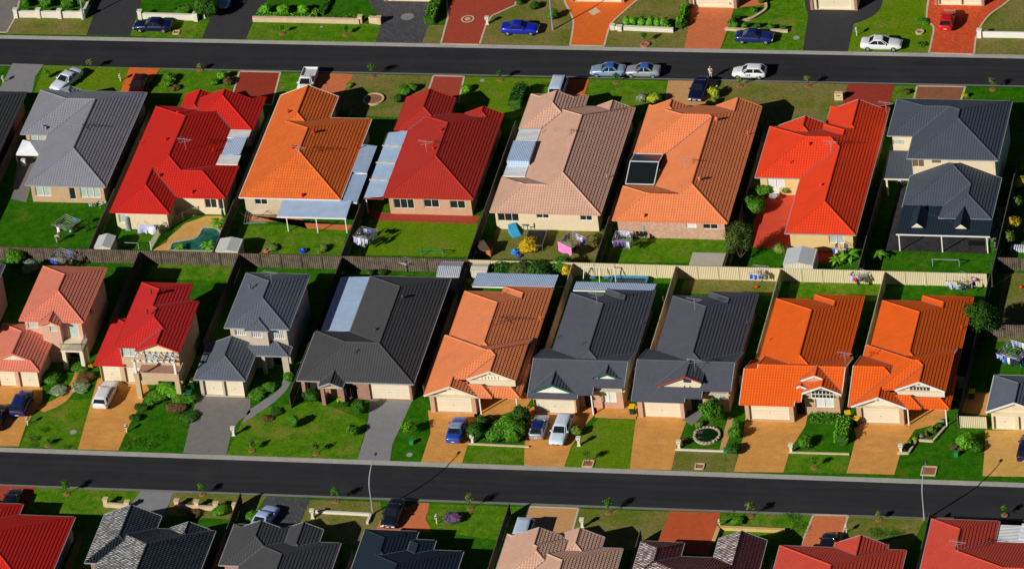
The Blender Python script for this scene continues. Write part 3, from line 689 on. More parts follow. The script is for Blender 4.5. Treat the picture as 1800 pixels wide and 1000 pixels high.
R = [blk(30.0,7.65,38.0,30), blk(24.8,18.55,38.0,28.9), blk(31.2,24,38.0,33.4), blk(31.2,24,38.0,32.7,g='N'), blk(25.8,24,32.2,29.2,g='N')]
h = house('house with scarlet tiled roof and yellow walls around a red paved yard', R, T_SCAR, BR_YEL, [opx('curt',8.1,1457,414,1484,428,'w'), opx('wcurt',19.0,1349,315,1379,332)], ants=[(1461,268),(1558,200)], vents=[(1422,256),(1443,328),(1389,289,1)], gut=GREYT, sel=[0,1,2]); seat(h, 32, 20)
# two storey charcoal house
t = thing('house', 'two storey house with charcoal tiled roofs, cream upper wall and dark tiled verandah', 'house')
R = [blk(42.3,19.1,52.6,31.15,5.3), blk(39.4,23.6,52.6,31.15,5.3)]
build_roof(t, R, T_CHAR, gut=GREYT); walls(t, inset(R), 0, 5.25, CREAM, [opx('blind',19.55,1602,280,1625,294,'c'), opx('blind',19.55,1638,281,1655,288,'c'), opx('curt',24.05,1569,246,1591,255,'c')])
for u, v in ((1630,201),(1713,207)): rvent(t, u, v, roof_z(R, u, v), T_CHAR)
R = [blk(42.4,13.5,52.75,24,ext=(42.4,13.5,52.75,19.55)), blk(46.8,11.4,52.75,20,ext=(46.8,11.4,52.75,19.55))]
build_roof(t, R, T_CHAR, gut=GREYT); walls(t, [(42.9,14,52.3,19.54),(47.3,11.9,52.3,19.54)], 0, 2.55, BR_RED)
rvent(t, 1674, 310, roof_z(R, 1674, 310), T_CHAR)
R = [blk(42.45,8.45,52.9,13.48,2.35,g='NWE',t=.05,ext=(42.45,8.45,52.9,13.48)), blk(46.8,8.45,52.9,11.38,2.35,g='NWE',t=.05,ext=(46.8,8.45,52.9,11.38))][:1]
vr = MB().add([(42.45,8.45,2.35),(52.9,8.45,2.35),(52.9,11.6,2.62),(47,11.6,2.62),(47,13.6,2.70),(42.45,13.6,2.70)], [(0,1,2,3,4,5)]).build('verandah_roof', T_NAVY, t)
for u, v in ((1612,401),(1689,403)):
    p = P(u, v, 2.5); m = MB(); hw = .95; m.add([(p.x-hw,p.y,2.45),(p.x+hw,p.y,2.45),(p.x,p.y,2.45+.75),(p.x,p.y+3.4,2.45+.75+.1),(p.x-hw,p.y+3.2,2.6),(p.x+hw,p.y+3.2,2.6)], [(0,2,3,4),(1,5,3,2)]); g = m.build('dormer', T_NAVY, vr)
    MB().poly([(p.x-hw*.72,p.y+.06,2.52),(p.x+hw*.72,p.y+.06,2.52),(p.x,p.y+.06,2.5+.6)]).build('gable_wall', TRIMC, g)
g = MB(); g.box(42.4,8.36,2.22,52.95,8.45,2.36); g.build('gutter', WHT, vr)
for u, v in ((1582,442),(1657,443),(1737,444)):
    q = P(u, v, 0); MB().box(q.x-.06, 8.5, 0, q.x+.06, 8.62, 2.3).build('post', WHT, t)
MB().add([(39.5,19.2,2.45),(42.6,19.2,2.45),(42.6,23.9,3.1),(39.5,23.9,3.1)], [(0,1,2,3)]).build('lean_to_roof', T_CHAR, t)
MB().box(39.45,19.1,2.3,42.7,19.2,2.46).build('gutter', TRIMC, t); MB().box(39.6,19.3,0,39.8,19.5,2.4).build('post', TRIMC, t)
seat(t, 47, 20)
# ------------------------------------------------------------------ lower row
def door_bay(t, x0, y0, x1, y1, z0, z1, mat, ops=()): return walls(t, [(x0,y0,x1,y1)], z0, z1, mat, ops)
t = thing('house', 'salmon walled two storey house cut off by the left edge beside the wooden back fence', 'house')
R = [blk(-66,-19,-56.7,-6.3,5.3)]; build_roof(t, R, T_BLUE, gut=GREYT); walls(t, inset(R), 0, 5.25, BR_PK, [('win','E',-57.15,-11,-9.6,3.4,4.4)])
R = [blk(-64,-22.6,-57.5,-17)]; build_roof(t, R, T_SALM2, gut=None); walls(t, [(-63.5,-22.1,-58,-19)], 0, 2.55, BR_PK); seat(t, -61, -14)
# L1
t = thing('house', 'two storey house with pink salmon tiled roofs, small balcony and double garage', 'house')
R = [blk(-52.2,-17,-44.75,-6.45,5.3), blk(-49.75,-17.75,-47.3,-12,5.3,g='S')]
build_roof(t, R, T_SALM2, gut=None); walls(t, inset(R, sel=[0])+[(-49.6,-17.4,-47.45,-15)], 0, 5.25, BR_PK, [opx('curt',-16.55,49,567,67,577,'c'), opx('curt',-17.4,87,569,100,583,'c'), opx('curt',-16.55,119,569,138,594,'c'), ('win','E',-45.2,-13.2,-12.2,3.5,4.6,'c'), ('void','S',-16.55,-47.2,-45.6,0,2.1)])
R = [blk(-55.3,-22.75,-48.75,-14), blk(-55.3,-21.5,-48.75,-14,g='S',inset=.1)]
build_roof(t, R, T_SALM2, gut=None, gable=TRIMC); walls(t, [(-54.85,-22.3,-49.2,-15.5)], 0, 2.55, BR_PK, [opx('gar',-22.3,-4,653,27,680), opx('gar',-22.3,34,654,67,681)])
b = MB(); b.box(-47.3,-18.9,2.55,-44.8,-16.5,2.75); bo = b.build('balcony', TRIMC, t); r_ = MB()
for i in range(17): x = -47.25+i*.15; r_.box(x,-18.86,2.75,x+.025,-18.83,3.6)
r_.box(-47.3,-18.88,3.6,-44.8,-18.82,3.66)
for i in range(15): y = -18.8+i*.15; r_.box(-44.86,y,2.75,-44.83,y+.025,3.6)
r_.box(-44.88,-18.88,3.6,-44.82,-16.6,3.66); r_.build('railing', METAL, bo)
for x, y in ((-47.25,-18.8),(-45.2,-18.8),(-44.95,-18.1)): MB().box(x,y,0,x+.42,y+.42,2.55).build('pillar', TRIMC, t)
seat(t, -49, -15)
# L2
t = thing('house', 'two storey house with deep red tiled roof and ochre brick balcony over the garage', 'house')
R = [blk(-40,-21.4,-32.6,-12.4,5.3), blk(-40,-21.4,-34.1,-9.1,5.3), blk(-37.5,-22.0,-32.5,-17,5.3,g='S')]
build_roof(t, R, T_RED2, gut=None); walls(t, [(-39.6,-21,-33.0,-12.8),(-39.6,-21,-34.5,-9.5)], 0, 5.25, BR_OCH, [opx('curt',-21,213,612,241,628), ('curt','S',-21,-36.9,-35.2,2.9,5.0), ('curt','S',-21,-34.6,-33.4,3.5,4.7), opx('gar',-21,220,646,247,673), ('win','S',-21,-36.4,-35.2,.9,2.1), ('void','S',-21,-34.8,-33.6,0,2.1)])
R = [blk(-42.85,-21.2,-36,-12.3)]; R[0]['ext'] = (-42.85,-21.2,-39.4,-12.3); build_roof(t, R, T_RED2, gut=None); walls(t, [(-42.4,-20.8,-39.6,-12.8)], 0, 2.55, BR_OCH, [opx('gar',-20.8,178,644,212,671)])
b = MB(); b.box(-37.4,-23.3,2.5,-32.6,-21,2.72); bo = b.build('balcony', BR_RED, t); m = MB(); m.box(-37.4,-23.4,2.3,-32.6,-23.3,3.35); m.box(-32.6,-23.4,2.3,-32.5,-21,3.35); m.build('parapet', BR_OCH, bo)
for x in (-37.55,-33.0): MB().box(x,-23.7,0,x+.55,-23.2,3.4).build('pillar', BR_OCH, t); MB().box(x+.1,-23.6,3.4,x+.35,-23.35,5.0).build('post', WHT, t)
pg = MB(); pg.box(-37.6,-23.6,4.95,-32.5,-23.48,5.15); pg.box(-37.6,-22.1,4.95,-32.5,-22.0,5.1)
for i in range(8): x = -37.3+i*.66; pg.bar((x,-23.9,5.2),(x,-21.9,5.2),.07,.14)
pg.build('pergola', WHT, t)
for u, v in ((265,515),(258,550)): rvent(t, u, v, 7.2, REDT)
seat(t, -37, -15)
# L3
t = thing('house', 'two storey house with blue grey tiled roof, pale brick front and low hipped double garage', 'house')
R = [blk(-28.5,-17.2,-21.15,-6.65,5.3), blk(-26.1,-17.65,-23.4,-13,5.3)]
build_roof(t, R, T_BLUE, gut=GREYT); walls(t, inset(R, sel=[0])+[(-25.85,-17.3,-23.65,-15)], 0, 5.25, BR_PALE, [opx('strip',-16.75,413,579,432,590), opx('strip',-17.3,442,580,461,594), opx('strip',-16.75,477,581,501,596), ('win','E',-21.6,-12.8,-11.8,3.5,4.6), ('void','S',-16.75,-24.0,-22.4,0,2.1)])
antenna(t, 478, 498, 7.2); rvent(t, 439, 505, 6.4, T_BLUE)
R = [blk(-30.9,-23.3,-25.05,-12), blk(-27,-18.5,-21.25,-14)]; R[0]['ext'] = (-30.9,-23.3,-25.05,-16.75); R[1]['ext'] = (-27,-18.5,-21.25,-16.75)
build_roof(t, R, T_BLUE, gut=GREYT); walls(t, [(-30.45,-22.85,-25.5,-16.76)], 0, 2.55, BR_PALE, [opx('gar',-22.85,358,669,391,695), opx('gar',-22.85,395,670,428,697)])
for x in (-24.4,-22.1,-21.75): MB().box(x,-18.4,0,x+.36,-18.04,2.5).build('pillar', BR_PALE, t)
seat(t, -26, -15)
# L4
R = [blk(-15.4,-22.9,-6.15,-2.8), blk(-19.3,-22.9,-6.15,-13.55), blk(-16.6,-24.0,-13.9,-19,g='S')]
h = house('wide single storey house with dark charcoal hip roof, brick porch and cream garage door', R, T_DARK, BR_RED, [opx('gar',-22.45,650,676,720,706), opx('win',-22.45,603,676,628,700,'d'), ('void','S',-22.45,-18.3,-17.2,0,2.1), ('win','S',-22.45,-14,-13.3,0.1,2.2,'d')], ants=[], vents=[(708,524),(660,582),(625,621,1)], gut=GREYT, sel=[0,1], gable=BR_RED, barge=GREYT)
for x, y in ((-18.9,-22.7),(-16.5,-23.8),(-14.3,-23.8)): q = MB().box(x,y,0,x+.4,y+.4,2.5).build('pillar', BR_RED, h)
seat(h, -12, -13)
def plan_gable(dx, dy, label, mat, wallmat, barge, extra=True, vent=False, ants=()):
    """front gable garage on the left, raised centre block with its own gable, skirt roof over the porch"""
    X = lambda v: v+dx; Y = lambda v: v+dy
    R = [blk(X(42.9),Y(-22),X(52.75),Y(-4.7)), blk(X(42.4),Y(-24.4),X(48.4),Y(-17),g='S',inset=.5),
         blk(X(42.4),Y(-25.5),X(52.4),Y(-16),2.6,zs={'E':3.85,'N':3.85},ext=(X(42.4),Y(-22.7),X(52.4),Y(-13.3))),
         blk(X(47.0),Y(-22.9),X(52.4),Y(-18.9),3.85,g='S',inset=.35,op='N'), blk(X(45.5),Y(-24.1),X(52.95),Y(-18),2.5,g='W')]
    R[3]['gz'] = 3.1
    if extra: R.append(blk(X(42.1),Y(-24.4),X(50),Y(-15.2),g='W'))
    if not extra: R.append(blk(X(42.4),Y(-24.4),X(50),Y(-15.5)))
    R.append(blk(X(47.2),Y(-13),X(52.75),Y(-3.6)))
    t = thing('house', label, 'house'); build_roof(t, R, mat, barge=barge, gable=TRIMC)
    walls(t, [(X(43.35),Y(-21),X(52.3),Y(-4.5)),(X(42.85),Y(-23.95),X(47.95),Y(-17))], 0, 2.5, wallmat,
          [('gar','S',Y(-23.95),X(43.35),X(47.45),.05,2.12), ('void','S',Y(-21),X(48.1),X(49.1),0,2.1), ('wcurt','S',Y(-21),X(49.7),X(51.7),.6,2.1)])
    walls(t, [(X(46.9),Y(-22.35),X(51.95),Y(-16.4))], 2.55, 3.8, wallmat if not extra else BR_RED)
    if vent: m = MB(); m.box(X(48.5),Y(-22.62),3.75,X(50.7),Y(-22.58),4.15); o = m.build('gable_vent', FRAME['d'], t)
    for i in range(6): MB().box(X(48.55+.36*i),Y(-22.66),3.78,X(48.62+.36*i),Y(-22.6),4.12).build('mullion', WHT, t)
    for gx_, gz_, gy_ in ((45.4,3.55,-24.36),(49.7,4.68,-22.86)):
        m = MB()
        for i in range(7): a = radians(20+i*23.3); m.bar((X(gx_),Y(gy_),gz_-.18),(X(gx_)+.55*cos(a),Y(gy_),gz_-.18+.22*sin(a)),.035)
        m.build('gable_fretwork', WHT, t)
    for x in (48.35, 52.45): MB().box(X(x),Y(-23.95),0,X(x)+.13,Y(-23.82),2.4).build('post', WHT, t)
    for u, v, a in ants: 
        if a: antenna(t, u, v, roof_z(R, u, v))
        else: rvent(t, u, v, roof_z(R, u, v), mat, 1)
    seat(t, X(47.5), Y(-14)); return t
plan_gable(-46.95, -.5, 'single storey house with pale orange tiled roof and two cream front gables behind dense shrubs', T_SALM, BR_PEACH, TRIMC, False, False, [(855,578,1),(884,666-150,0),(950,562,0)])
plan_gable(0, 0, 'single storey house with vivid orange tiled roof, twin white gables and potted porch', T_BRIGHT, BR_TAN, WHT, True, True, [(1690,578,0),(1541,622,0)])
def plan_front(label, mat, wallmat, x0, x1, xs, ys, yn, mx0, mx1, gables, barge, ops, wr, step_l=None, gablemat=WHT, ants=(), gut=None):
    """long front block gabled at both ends, its ridge parallel to the street; deeper over the garage"""
    R = [blk(mx0,ys+1.5,mx1,-4.95), blk(x0,ys,x1,yn,2.5,g='WE',ext=(x0,ys,xs[0],yn)), blk(x0,ys,x1,yn,2.5,g='WE',ext=(xs[0],ys+.55,xs[1],yn)), blk(x0,ys,x1,yn,2.5,g='WE',ext=(xs[1],ys+1.45,x1,yn))]
    for r in R[1:]: r['cut'] = True
    if step_l: R[1] = blk(x0,ys,x1,yn-1.1,2.5,g='WE',ext=(x0,ys,step_l,yn-1.1)); R.insert(2, blk(x0,ys,x1,yn,2.5,g='WE',ext=(step_l,ys,xs[0],yn)))
    R += gables; R.append(blk(mx1-5.5,-13,mx1,-4.0))
    t = thing('house', label, 'house'); build_roof(t, R, mat, gut=gut, barge=barge, gable=gablemat); walls(t, wr, 0, 2.5, wallmat, ops)
    for u, v, a in ants:
        if a: antenna(t, u, v, roof_z(R, u, v))
        else: rvent(t, u, v, roof_z(R, u, v), mat, 1)
    seat(t, (x0+x1)/2, -14); return t
g1 = blk(7.0,-23.9,12.0,-20,2.78,g='S',inset=.3,op='N'); g2 = blk(13.5,-22.1,17.0,-20,3.5,g='S',inset=.3,op='N'); g1['bm'] = g2['bm'] = 'green'
t6 = plan_front('single storey house with slate shingle roof and two small green trimmed gables', T_SLATE, BR_PEACH, 6.9, 17.35, (12.4,14.0), -24.5, -15.5, 8.0, 17.35, [g1, g2], GREYT,
  [opx('gar',-24.1,936,703,1010,727), opx('wcurt',-22.6,1057,687,1083,707), ('void','S',-22.6,12.7,13.7,0,2.1)], [(7.4,-24.1,12.1,-16),(12.0,-22.6,17.0,-16),(8.4,-18,16.9,-4.8)], ants=[(1050,536,1),(1024,607,0),(981,595,0),(1129,569,0)])
for x in (13.75,): c = MB().box(x,-23.9,0,x+.14,-23.76,2.7).build('post', WHT, t6); c.location = -Vector(t6.location)
g1 = blk(20.9,-22.8,27.5,-15,3.3,g='S',inset=.3,ext=(20.9,-22.8,25.9,-19.7),op='N'); g1['cut'] = True
t7 = plan_front('single storey house with slate shingle roof and one wide cream gable trimmed in red', T_SLATE, BR_PEACH, 18.4, 29.1, (24.2,26.0), -24.5, -15.0, 19.5, 28.95, [g1], GREYT,
  [opx('gar',-24.1,1130,708,1196,736), opx('curt',-22.6,1251,689,1278,701), ('void','S',-22.6,24.5,25.8,0,2.1)], [(18.9,-24.1,24.0,-16),(23.5,-22.6,28.7,-16),(19.9,-18,28.5,-4.8)], gablemat=TRIMC, ants=[(1222,545,1),(1222,652,1),(1314,571,0),(1166,516+12,0)])
m = MB(); m.bar((20.9,-22.86,3.3),(24.2,-22.86,4.72),.05,.2); m.bar((24.2,-22.86,4.72),(25.9,-22.86,4.0),.05,.2); c = m.build('barge_board', REDT, t7); c.location = -Vector(t7.location)
m = MB(); m.box(23.9,-22.58,3.75,24.7,-22.5,4.3); c = m.build('gable_window', FRAME['d'], t7); c.location = -Vector(t7.location)
gs = [blk(35.1,-21.7,41.2,-19.8,3.2,g='S',inset=.12,op='N'), blk(36.9,-23.1,41.2,-20,3.2,g='S',inset=.3,op='N'), blk(35.5,-22.5,37.8,-20,3.2,g='S',inset=.2,op='N')]; gs[1]['gz'] = 2.9
t8 = plan_front('single storey house with vivid orange tiled roof and arched window under stepped white gables', T_BRIGHT, BR_TAN, 30.25, 41.2, (36.2,36.9), -24.5, -15.3, 31.1, 40.75, gs, WHT,
  [opx('gar',-24.1,1317,711,1387,739), opx('wcurt',-22.6,1433,690,1465,716), ('void','S',-22.6,36.0,37.0,0,2.1)], [(30.7,-24.1,36.0,-16),(35.6,-22.6,40.8,-16),(31.6,-18,40.3,-4.8)], step_l=31.7, gablemat=BR_PEACH, ants=[(1486,640,1),(1352,600,0)])
m = MB(); m.box(37.95,-22.9,2.5,40.25,-22.84,3.45); c = m.build('window', GLASS, t8); c.location = -Vector(t8.location)
m = MB()
for i in range(7): x = 37.9+i*.4; m.box(x-.03,-22.95,2.5,x+.03,-22.9,3.15+.28*(1-abs(i-3)/3)+.05)
m.box(37.85,-22.96,2.42,40.35,-22.9,2.54); c = m.build('window_frame', WHT, t8); c.location = -Vector(t8.location)
R = [blk(57,-24.6,63.2,-17.9,g='S')]
h = house('small slate roofed garage house with cream gable at the right edge', R, T_BLUE, CREAM, [opx('gar',-24.15,1747,732,1784,758), opx('gar',-24.15,1791,733,1828,760)], gut=WHT, barge=WHT); seat(h, 60, -21)
# ------------------------------------------------------------------ bottom row
def rear(label, mat, wm, R, gut=GREYT, ants=(), **k):
    h = house(label, R, mat, wm, gut=gut, ants=ants, sel=[i for i, b in enumerate(R) if not b['g']], **k); r = R[0]['r']; seat(h, (r[0]+r[2])/2, (r[1]+r[3])/2); return h
rear('bright red tiled house filling the bottom left corner', T_RED, CREAM, [blk(-54,-64,-37.8,-48.7), blk(-56,-58,-44.1,-46.8)])
rear('glossy black tiled house beside the red one at the bottom edge', T_GLOSS, BR_RED, [blk(-33.4,-68,-21.9,-50.2), blk(-34.7,-56.5,-28.4,-48.2), blk(-34.7,-56.5,-28.4,-48.0,g='N'), blk(-26.9,-54,-22.6,-50.0,g='N')])
rear('charcoal tiled house behind the lavender car at the bottom edge', T_DARK, BR_RED, [blk(-17.9,-69,-7.9,-51.5), blk(-20.15,-56,-13.4,-48.9), blk(-20.15,-56,-13.4,-50.0,g='N'), blk(-14.4,-55,-10.3,-49.3,g='N')])
rear('navy tiled house with low stepped hips beside the dark parked car at the bottom edge', T_NAVY, BR_PALE, [blk(-5.8,-66,5.5,-52.1), blk(-5.8,-57,0,-49.0), blk(-.9,-56,2.2,-50.4)])
rear('dusty pink tiled house behind the pale van at the bottom edge', T_PINK, CREAM, [blk(11.8,-69,22.3,-50.6), blk(9.6,-58,18,-48.9,), blk(9.6,-56.6,17,-49.6,g='N'), blk(14.9,-54,20.0,-48.8,g='N')])
rear('maroon glossy tiled house beside the wide red driveway at the bottom edge', T_GLOSSR, BR_RED, [blk(24.2,-68,37.2,-51.6), blk(32.1,-58,37.2,-48.4), blk(32.1,-58,37.2,-48.3,g='N'), blk(24.0,-56,28.6,-49.2)])
rear('brick red tiled house with small front wing at the bottom edge', T_BRK, CREAM, [blk(38.7,-66,52.0,-49.1), blk(44.4,-55,50,-48.2), blk(44.4,-55,50,-48.4,g='N')])
rear('red tiled house with striped pergola in the bottom right corner', T_BRK, CREAM, [blk(53.9,-66,61.0,-43.6), blk(53.9,-66,76,-47.2)], ants=[(1684,972)])
# ------------------------------------------------------------------ garages along the top edge
def top_house(label, x0, x1, y0, mat, doors):
    R = [blk(x0-.4,y0-.45,x1+.4,y0+9)]; t = thing('house', label, 'house'); build_roof(t, R, mat)
    walls(t, inset(R), 0, 2.55, CREAM, [('gar','S',y0,a,b,.05,2.15) for a, b in doors])
    for x in (x0, x1-.35): MB().box(x,y0-.12,0,x+.35,y0-.003,2.3).build('pillar', BR_RED, t)
    seat(t, (x0+x1)/2, y0+4)
for lab, u0, u1, v, mat, ds in (('cream garage front at the top edge above charcoal cobbled driveway', 675, 768, 3, T_DARK, [(690,758)]), ('cream garage front at the top edge above orange driveway with diamond inlay', 1003, 1098, 4, T_OR, [(1008,1092)]),
   ('cream garage front at the top edge above plain salmon driveway', 1212, 1296, 14, T_RED, [(1221,1286)]), ('cream garage front at the top edge above black asphalt driveway', 1425, 1508, 18, T_GREY, [(1436,1497)]), ('twin cream garage doors at the top edge behind the red car', 1643, 1731, 10, T_SCAR, [(1651,1688),(1691,1729)])):
    a, b = P(u0, v, 0), P(u1, v, 0); top_house(lab, a.x, b.x, (a.y+b.y)/2, mat, [(P(p, v, 0).x, P(q, v, 0).x) for p, q in ds])
# ------------------------------------------------------------------ parts added to the houses
def hs(s): return next(o for o in bpy.data.objects if o.parent is None and s in o.get('label', ''))
def attach(mb, name, mat, par):
    o = mb.build(name, mat, par); p = par
    while p.parent: p = p.parent
    if par is p: o.location = -Vector(p.location)
    return o
AWN_B = ribbed('pale_blue_roof_sheet', (.46,.62,.86), .2, .02, 1, .35, .1); AWN_W = ribbed('white_roof_sheet', (.80,.83,.84), .25, .02, 1, .35, .1); AWN_X = ribbed('pale_blue_roof_sheet_along', (.48,.63,.86), .2, .02, 0, .35, .1)
def slab(par, name, x0, y0, x1, y1, zw, ze, mat, th=.06, gut=WHITE, posts=(), axis='x'):
    """sloping sheet roof, height zw at its low coordinate side and ze at the high side"""
    m = MB(); z = [zw, ze, ze, zw] if axis == 'x' else [zw, zw, ze, ze]; c = [(x0,y0),(x1,y0),(x1,y1),(x0,y1)]
    m.add([(*c[i], z[i]) for i in range(4)]+[(*c[i], z[i]-th) for i in range(4)], [(0,1,2,3),(7,6,5,4),(0,4,5,1),(1,5,6,2),(2,6,7,3),(3,7,4,0)])
    o = attach(m, name, mat, par); g = MB(); g.box(x0-.04,y0-.09,min(z)-.14,x1+.04,y0,min(z)+.02 if axis == 'y' else min(z[0],z[1])+.02)
    g.build('gutter', gut, o)
    for x, y in posts: MB().box(x-.05,y-.05,0,x+.05,y+.05,min(z)-.02).build('post', WHITE, o)
    return o
u1 = hs('slate grey tiled roof'); u2 = hs('bright red tiled roof of many'); u3 = hs('blue patio awning'); u4 = hs('crimson'); u5 = hs('behind a trampoline'); u6 = hs('glazed pergola')
slab(u2, 'patio_cover', -38.4, 18.5, -35.9, 20.4, 2.75, 2.75, AWN_W); slab(u2, 'patio_cover', -38.3, 20.4, -36.0, 24.0, 2.7, 2.9, AWN_X); slab(u2, 'patio_cover', -38.4, 24.0, -35.9, 25.6, 2.75, 2.75, AWN_W)
slab(u3, 'patio_awning', -29.0, 8.9, -20.9, 12.0, 2.25, 2.5, AWN_B, axis='y', posts=((-28,9.2),(-24.5,9.1),(-21.1,9.2)))
slab(u3, 'side_awning', -22.1, 12.02, -20.3, 17.5, 2.5, 2.3, AWN_B, posts=((-20.4,13),)); slab(u3, 'side_awning', -22.1, 17.8, -20.4, 23.4, 2.6, 2.4, AWN_B)
slab(u4, 'side_awning', -19.7, 13.0, -17.35, 26.4, 2.3, 2.6, AWN_B, gut=REDT, posts=((-19.5,13.2),(-19.5,19),(-19.5,25)))
for y in (16, 19.5, 23): attach(MB().box(-19.7,y,2.66,-17.4,y+.25,2.69), 'skylight_strip', TRIMC, u4)
slab(u5, 'side_awning', -4.25, 17.5, -1.7, 19.6, 2.75, 2.75, AWN_W); m = MB(); m.box(-4.2,19.65,2.5,-1.6,23.8,3.35); attach(m, 'raised_awning', AWN_X, u5); slab(u5, 'side_awning', -4.25, 23.85, -1.7, 27.2, 2.75, 2.75, AWN_W)
m = MB(); PGF = plain('blue_white_frame',(.62,.68,.75),.4)
for a, b in (((10.2,16.5,2.7),(13.5,16.5,2.7)),((10.2,19.9,3.5),(13.5,19.9,3.5)),((10.2,22.5,2.8),(13.5,22.5,2.8)),((10.2,16.5,2.7),(10.2,19.9,3.5)),((13.5,16.5,2.7),(13.5,19.9,3.5)),((10.2,19.9,3.5),(10.2,22.5,2.8)),((13.5,19.9,3.5),(13.5,22.5,2.8))): m.bar(a, b, .1)
fo = attach(m, 'pergola_frame', PGF, u6)
MB().add([(10.2,16.5,2.68),(13.5,16.5,2.68),(13.5,19.9,3.48),(10.2,19.9,3.48),(13.5,22.5,2.78),(10.2,22.5,2.78),(13.5,22.5,2.4),(13.5,16.5,2.4),(10.2,22.5,2.4),(10.2,16.5,2.4)], [(0,1,2,3),(3,2,4,5),(1,7,6,4,2),(0,3,5,8,9)]).build('tinted_panel', glassy('tinted_glazing', (.012,.016,.016), .2), fo)
l4 = hs('wide single storey'); l5 = hs('pale orange tiled'); l6 = hs('two small green'); b8 = hs('striped pergola')
slab(l4, 'side_awning', -18.8, -13.3, -15.5, -2.9, 2.45, 2.6, AWN_B); slab(l5, 'back_awning', -3.4, -4.0, 5.9, -1.4, 2.7, 2.5, AWN_X, axis='y'); slab(l6, 'back_awning', 8.1, -4.2, 17.2, -2.6, 2.7, 2.5, AWN_X, axis='y')
slab(b8, 'pergola', 61.2, -47.2, 64.5, -44.2, 2.6, 2.6, AWN_W); m = MB()
for i in range(4): m.box(63.4,-46.6+i*.75,2.63,64.4,-46.2+i*.75,2.7)
attach(m, 'pergola_slat', plain('white_blue_slat',(.7,.75,.85)), b8)
# ------------------------------------------------------------------ fences
PAL = ribbed('weathered_palings', (.135,.105,.075), .24, .03, 0, .9, var=.5, dirt=(.07,.055,.04)); PALD = ribbed('dark_palings', (.10,.085,.07), .1, .012, 0, .9, var=.3, dirt=(.05,.04,.03))
CBD = ribbed('cream_sheet_fence', (.66,.57,.36), .2, .018, 0, .5, var=.04, dirt=(.5,.42,.26), panel=0)
def fence(label, x0, y0, x1, y1, mat=PAL, h=1.8, group='back yard fences', rails=False, bay=2.4):
    L = hypot(x1-x0, y1-y0); a = atan2(y1-y0, x1-x0); t = thing('fence', label, 'fence', (x0, y0, 0), a, group)
    n = max(1, round(L/bay)); w = L/n; m = MB()
    cb = mat is CBD
    if cb: m.box(0,-.02,.05,L,.02,h)
    else:
        k = int(L/.12)
        for i in range(k): hh = h-random.uniform(0,.05); m.box(i*L/k,-.012+random.uniform(-.006,.006),.03,(i+.94)*L/k,.012+random.uniform(-.004,.004),hh)
    tag(m.build('panel', mat, t), None)
    for i in range(n+1):
        x = min(L-.05, max(.05, i*w)); MB().box(x-.05,-.07,0,x+.05,.07,h+(.03 if cb else -.02)).build('post', CBD if cb else PALD, t)
    r = MB()
    if cb: r.box(0,-.035,h,L,.035,h+.06)
    else:
        for z in (.35, h*.5, h-.25): r.box(0,(-.09 if rails else .025),z,L,(-.025 if rails else .09),z+.08)
        r.box(0,-.05,h-.01,L,.05,h+.03)
    r.build('rail', mat, t); return t
bf = [(-76,-43.6,PAL,True,'behind the slate grey roofed house and its lush lawn'),(-43.6,-31.9,PAL,False,'behind the pool and the small cream shed'),(-31.9,-19.9,PAL,False,'behind the yard with the blue patio awning'),(-19.9,-5.2,PAL,True,'behind the lawn with green goal frame')]
for x0, x1, m_, r_, s in bf: fence('weathered timber paling fence '+s, x0, 2, x1, 2, m_, rails=r_)
for x0, x1, s in ((-5.2,6.75,'behind the yard with the trampoline and pink sheet'),(6.75,18.5,'behind the swing set and blue pool'),(18.5,30.3,'below the concrete slab and the feathery tree'),(30.3,42.0,'below the grey garden shed and palm'),(42.0,53.4,'below the dark tiled verandah')):
    fence('cream sheet metal fence '+s, x0, 2, x1, 2, CBD, 1.75)
for x, y0, y1, s in ((-64.6,2.2,28,'left of the slate grey roofed house'),(-49.75,2.2,31,'between slate grey and bright red roofed houses'),(-35.05,2.2,30.5,'between the pool yard and the orange roofed house'),(-20.05,2.2,27,'between the orange and crimson roofed houses'),(-5.45,2.2,30.2,'between the crimson and dusty pink roofed houses'),(9.2,2.2,31,'between the dusty pink and salmon orange roofed houses'),(23.95,2.2,33,'between salmon orange roof and red paved yard'),(39.0,2.2,27,'between scarlet roof and dark tiled verandah'),(53.9,2.2,26,'right of the dark tiled verandah')):
    fence('timber side fence '+s, x, y0, x, y1, PALD, 1.75, 'timber side fences')
for x, y0, y1, mt, s in ((-43.65,1.8,-12,PALD,'between pink salmon and deep red roofed two storey houses'),(-31.95,1.8,-15,PALD,'between deep red and blue grey roofed two storey houses'),(-19.9,1.8,-24.6,PALD,'left of the wide dark charcoal roofed house'),(-5.35,1.8,-22,PALD,'between dark charcoal and pale orange roofed houses'),
   (6.75,1.8,-14.5,CBD,'between pale orange roof and green trimmed gables'),(18.5,1.8,-15,CBD,'between the two slate shingle roofed houses'),(30.35,1.8,-15,CBD,'between slate shingle roof and vivid orange roof with arched window'),(42.05,1.8,-14.5,CBD,'between the two vivid orange roofed houses'),(53.75,1.8,-24,PALD,'right of the vivid orange house with potted porch')):
    fence(('cream sheet metal' if mt is CBD else 'timber')+' side fence '+s, x, y0, x, y1, mt, 1.75, 'side fences of the lower row')
for x0, x1, y, s in ((17.2,18.4,-17.2,'beside the green trimmed gable'),(29.0,30.2,-18,'beside the red trimmed gable'),(41.0,42.0,-17.5,'right of the arched window'),(52.8,53.7,-17,'right of the potted porch'),(54.0,56.9,-24.1,'beside the small slate garage')):
    fence('short cream metal fence across the side passage '+s, x0, y, x1, y, CBD, 1.5, 'short passage fences')
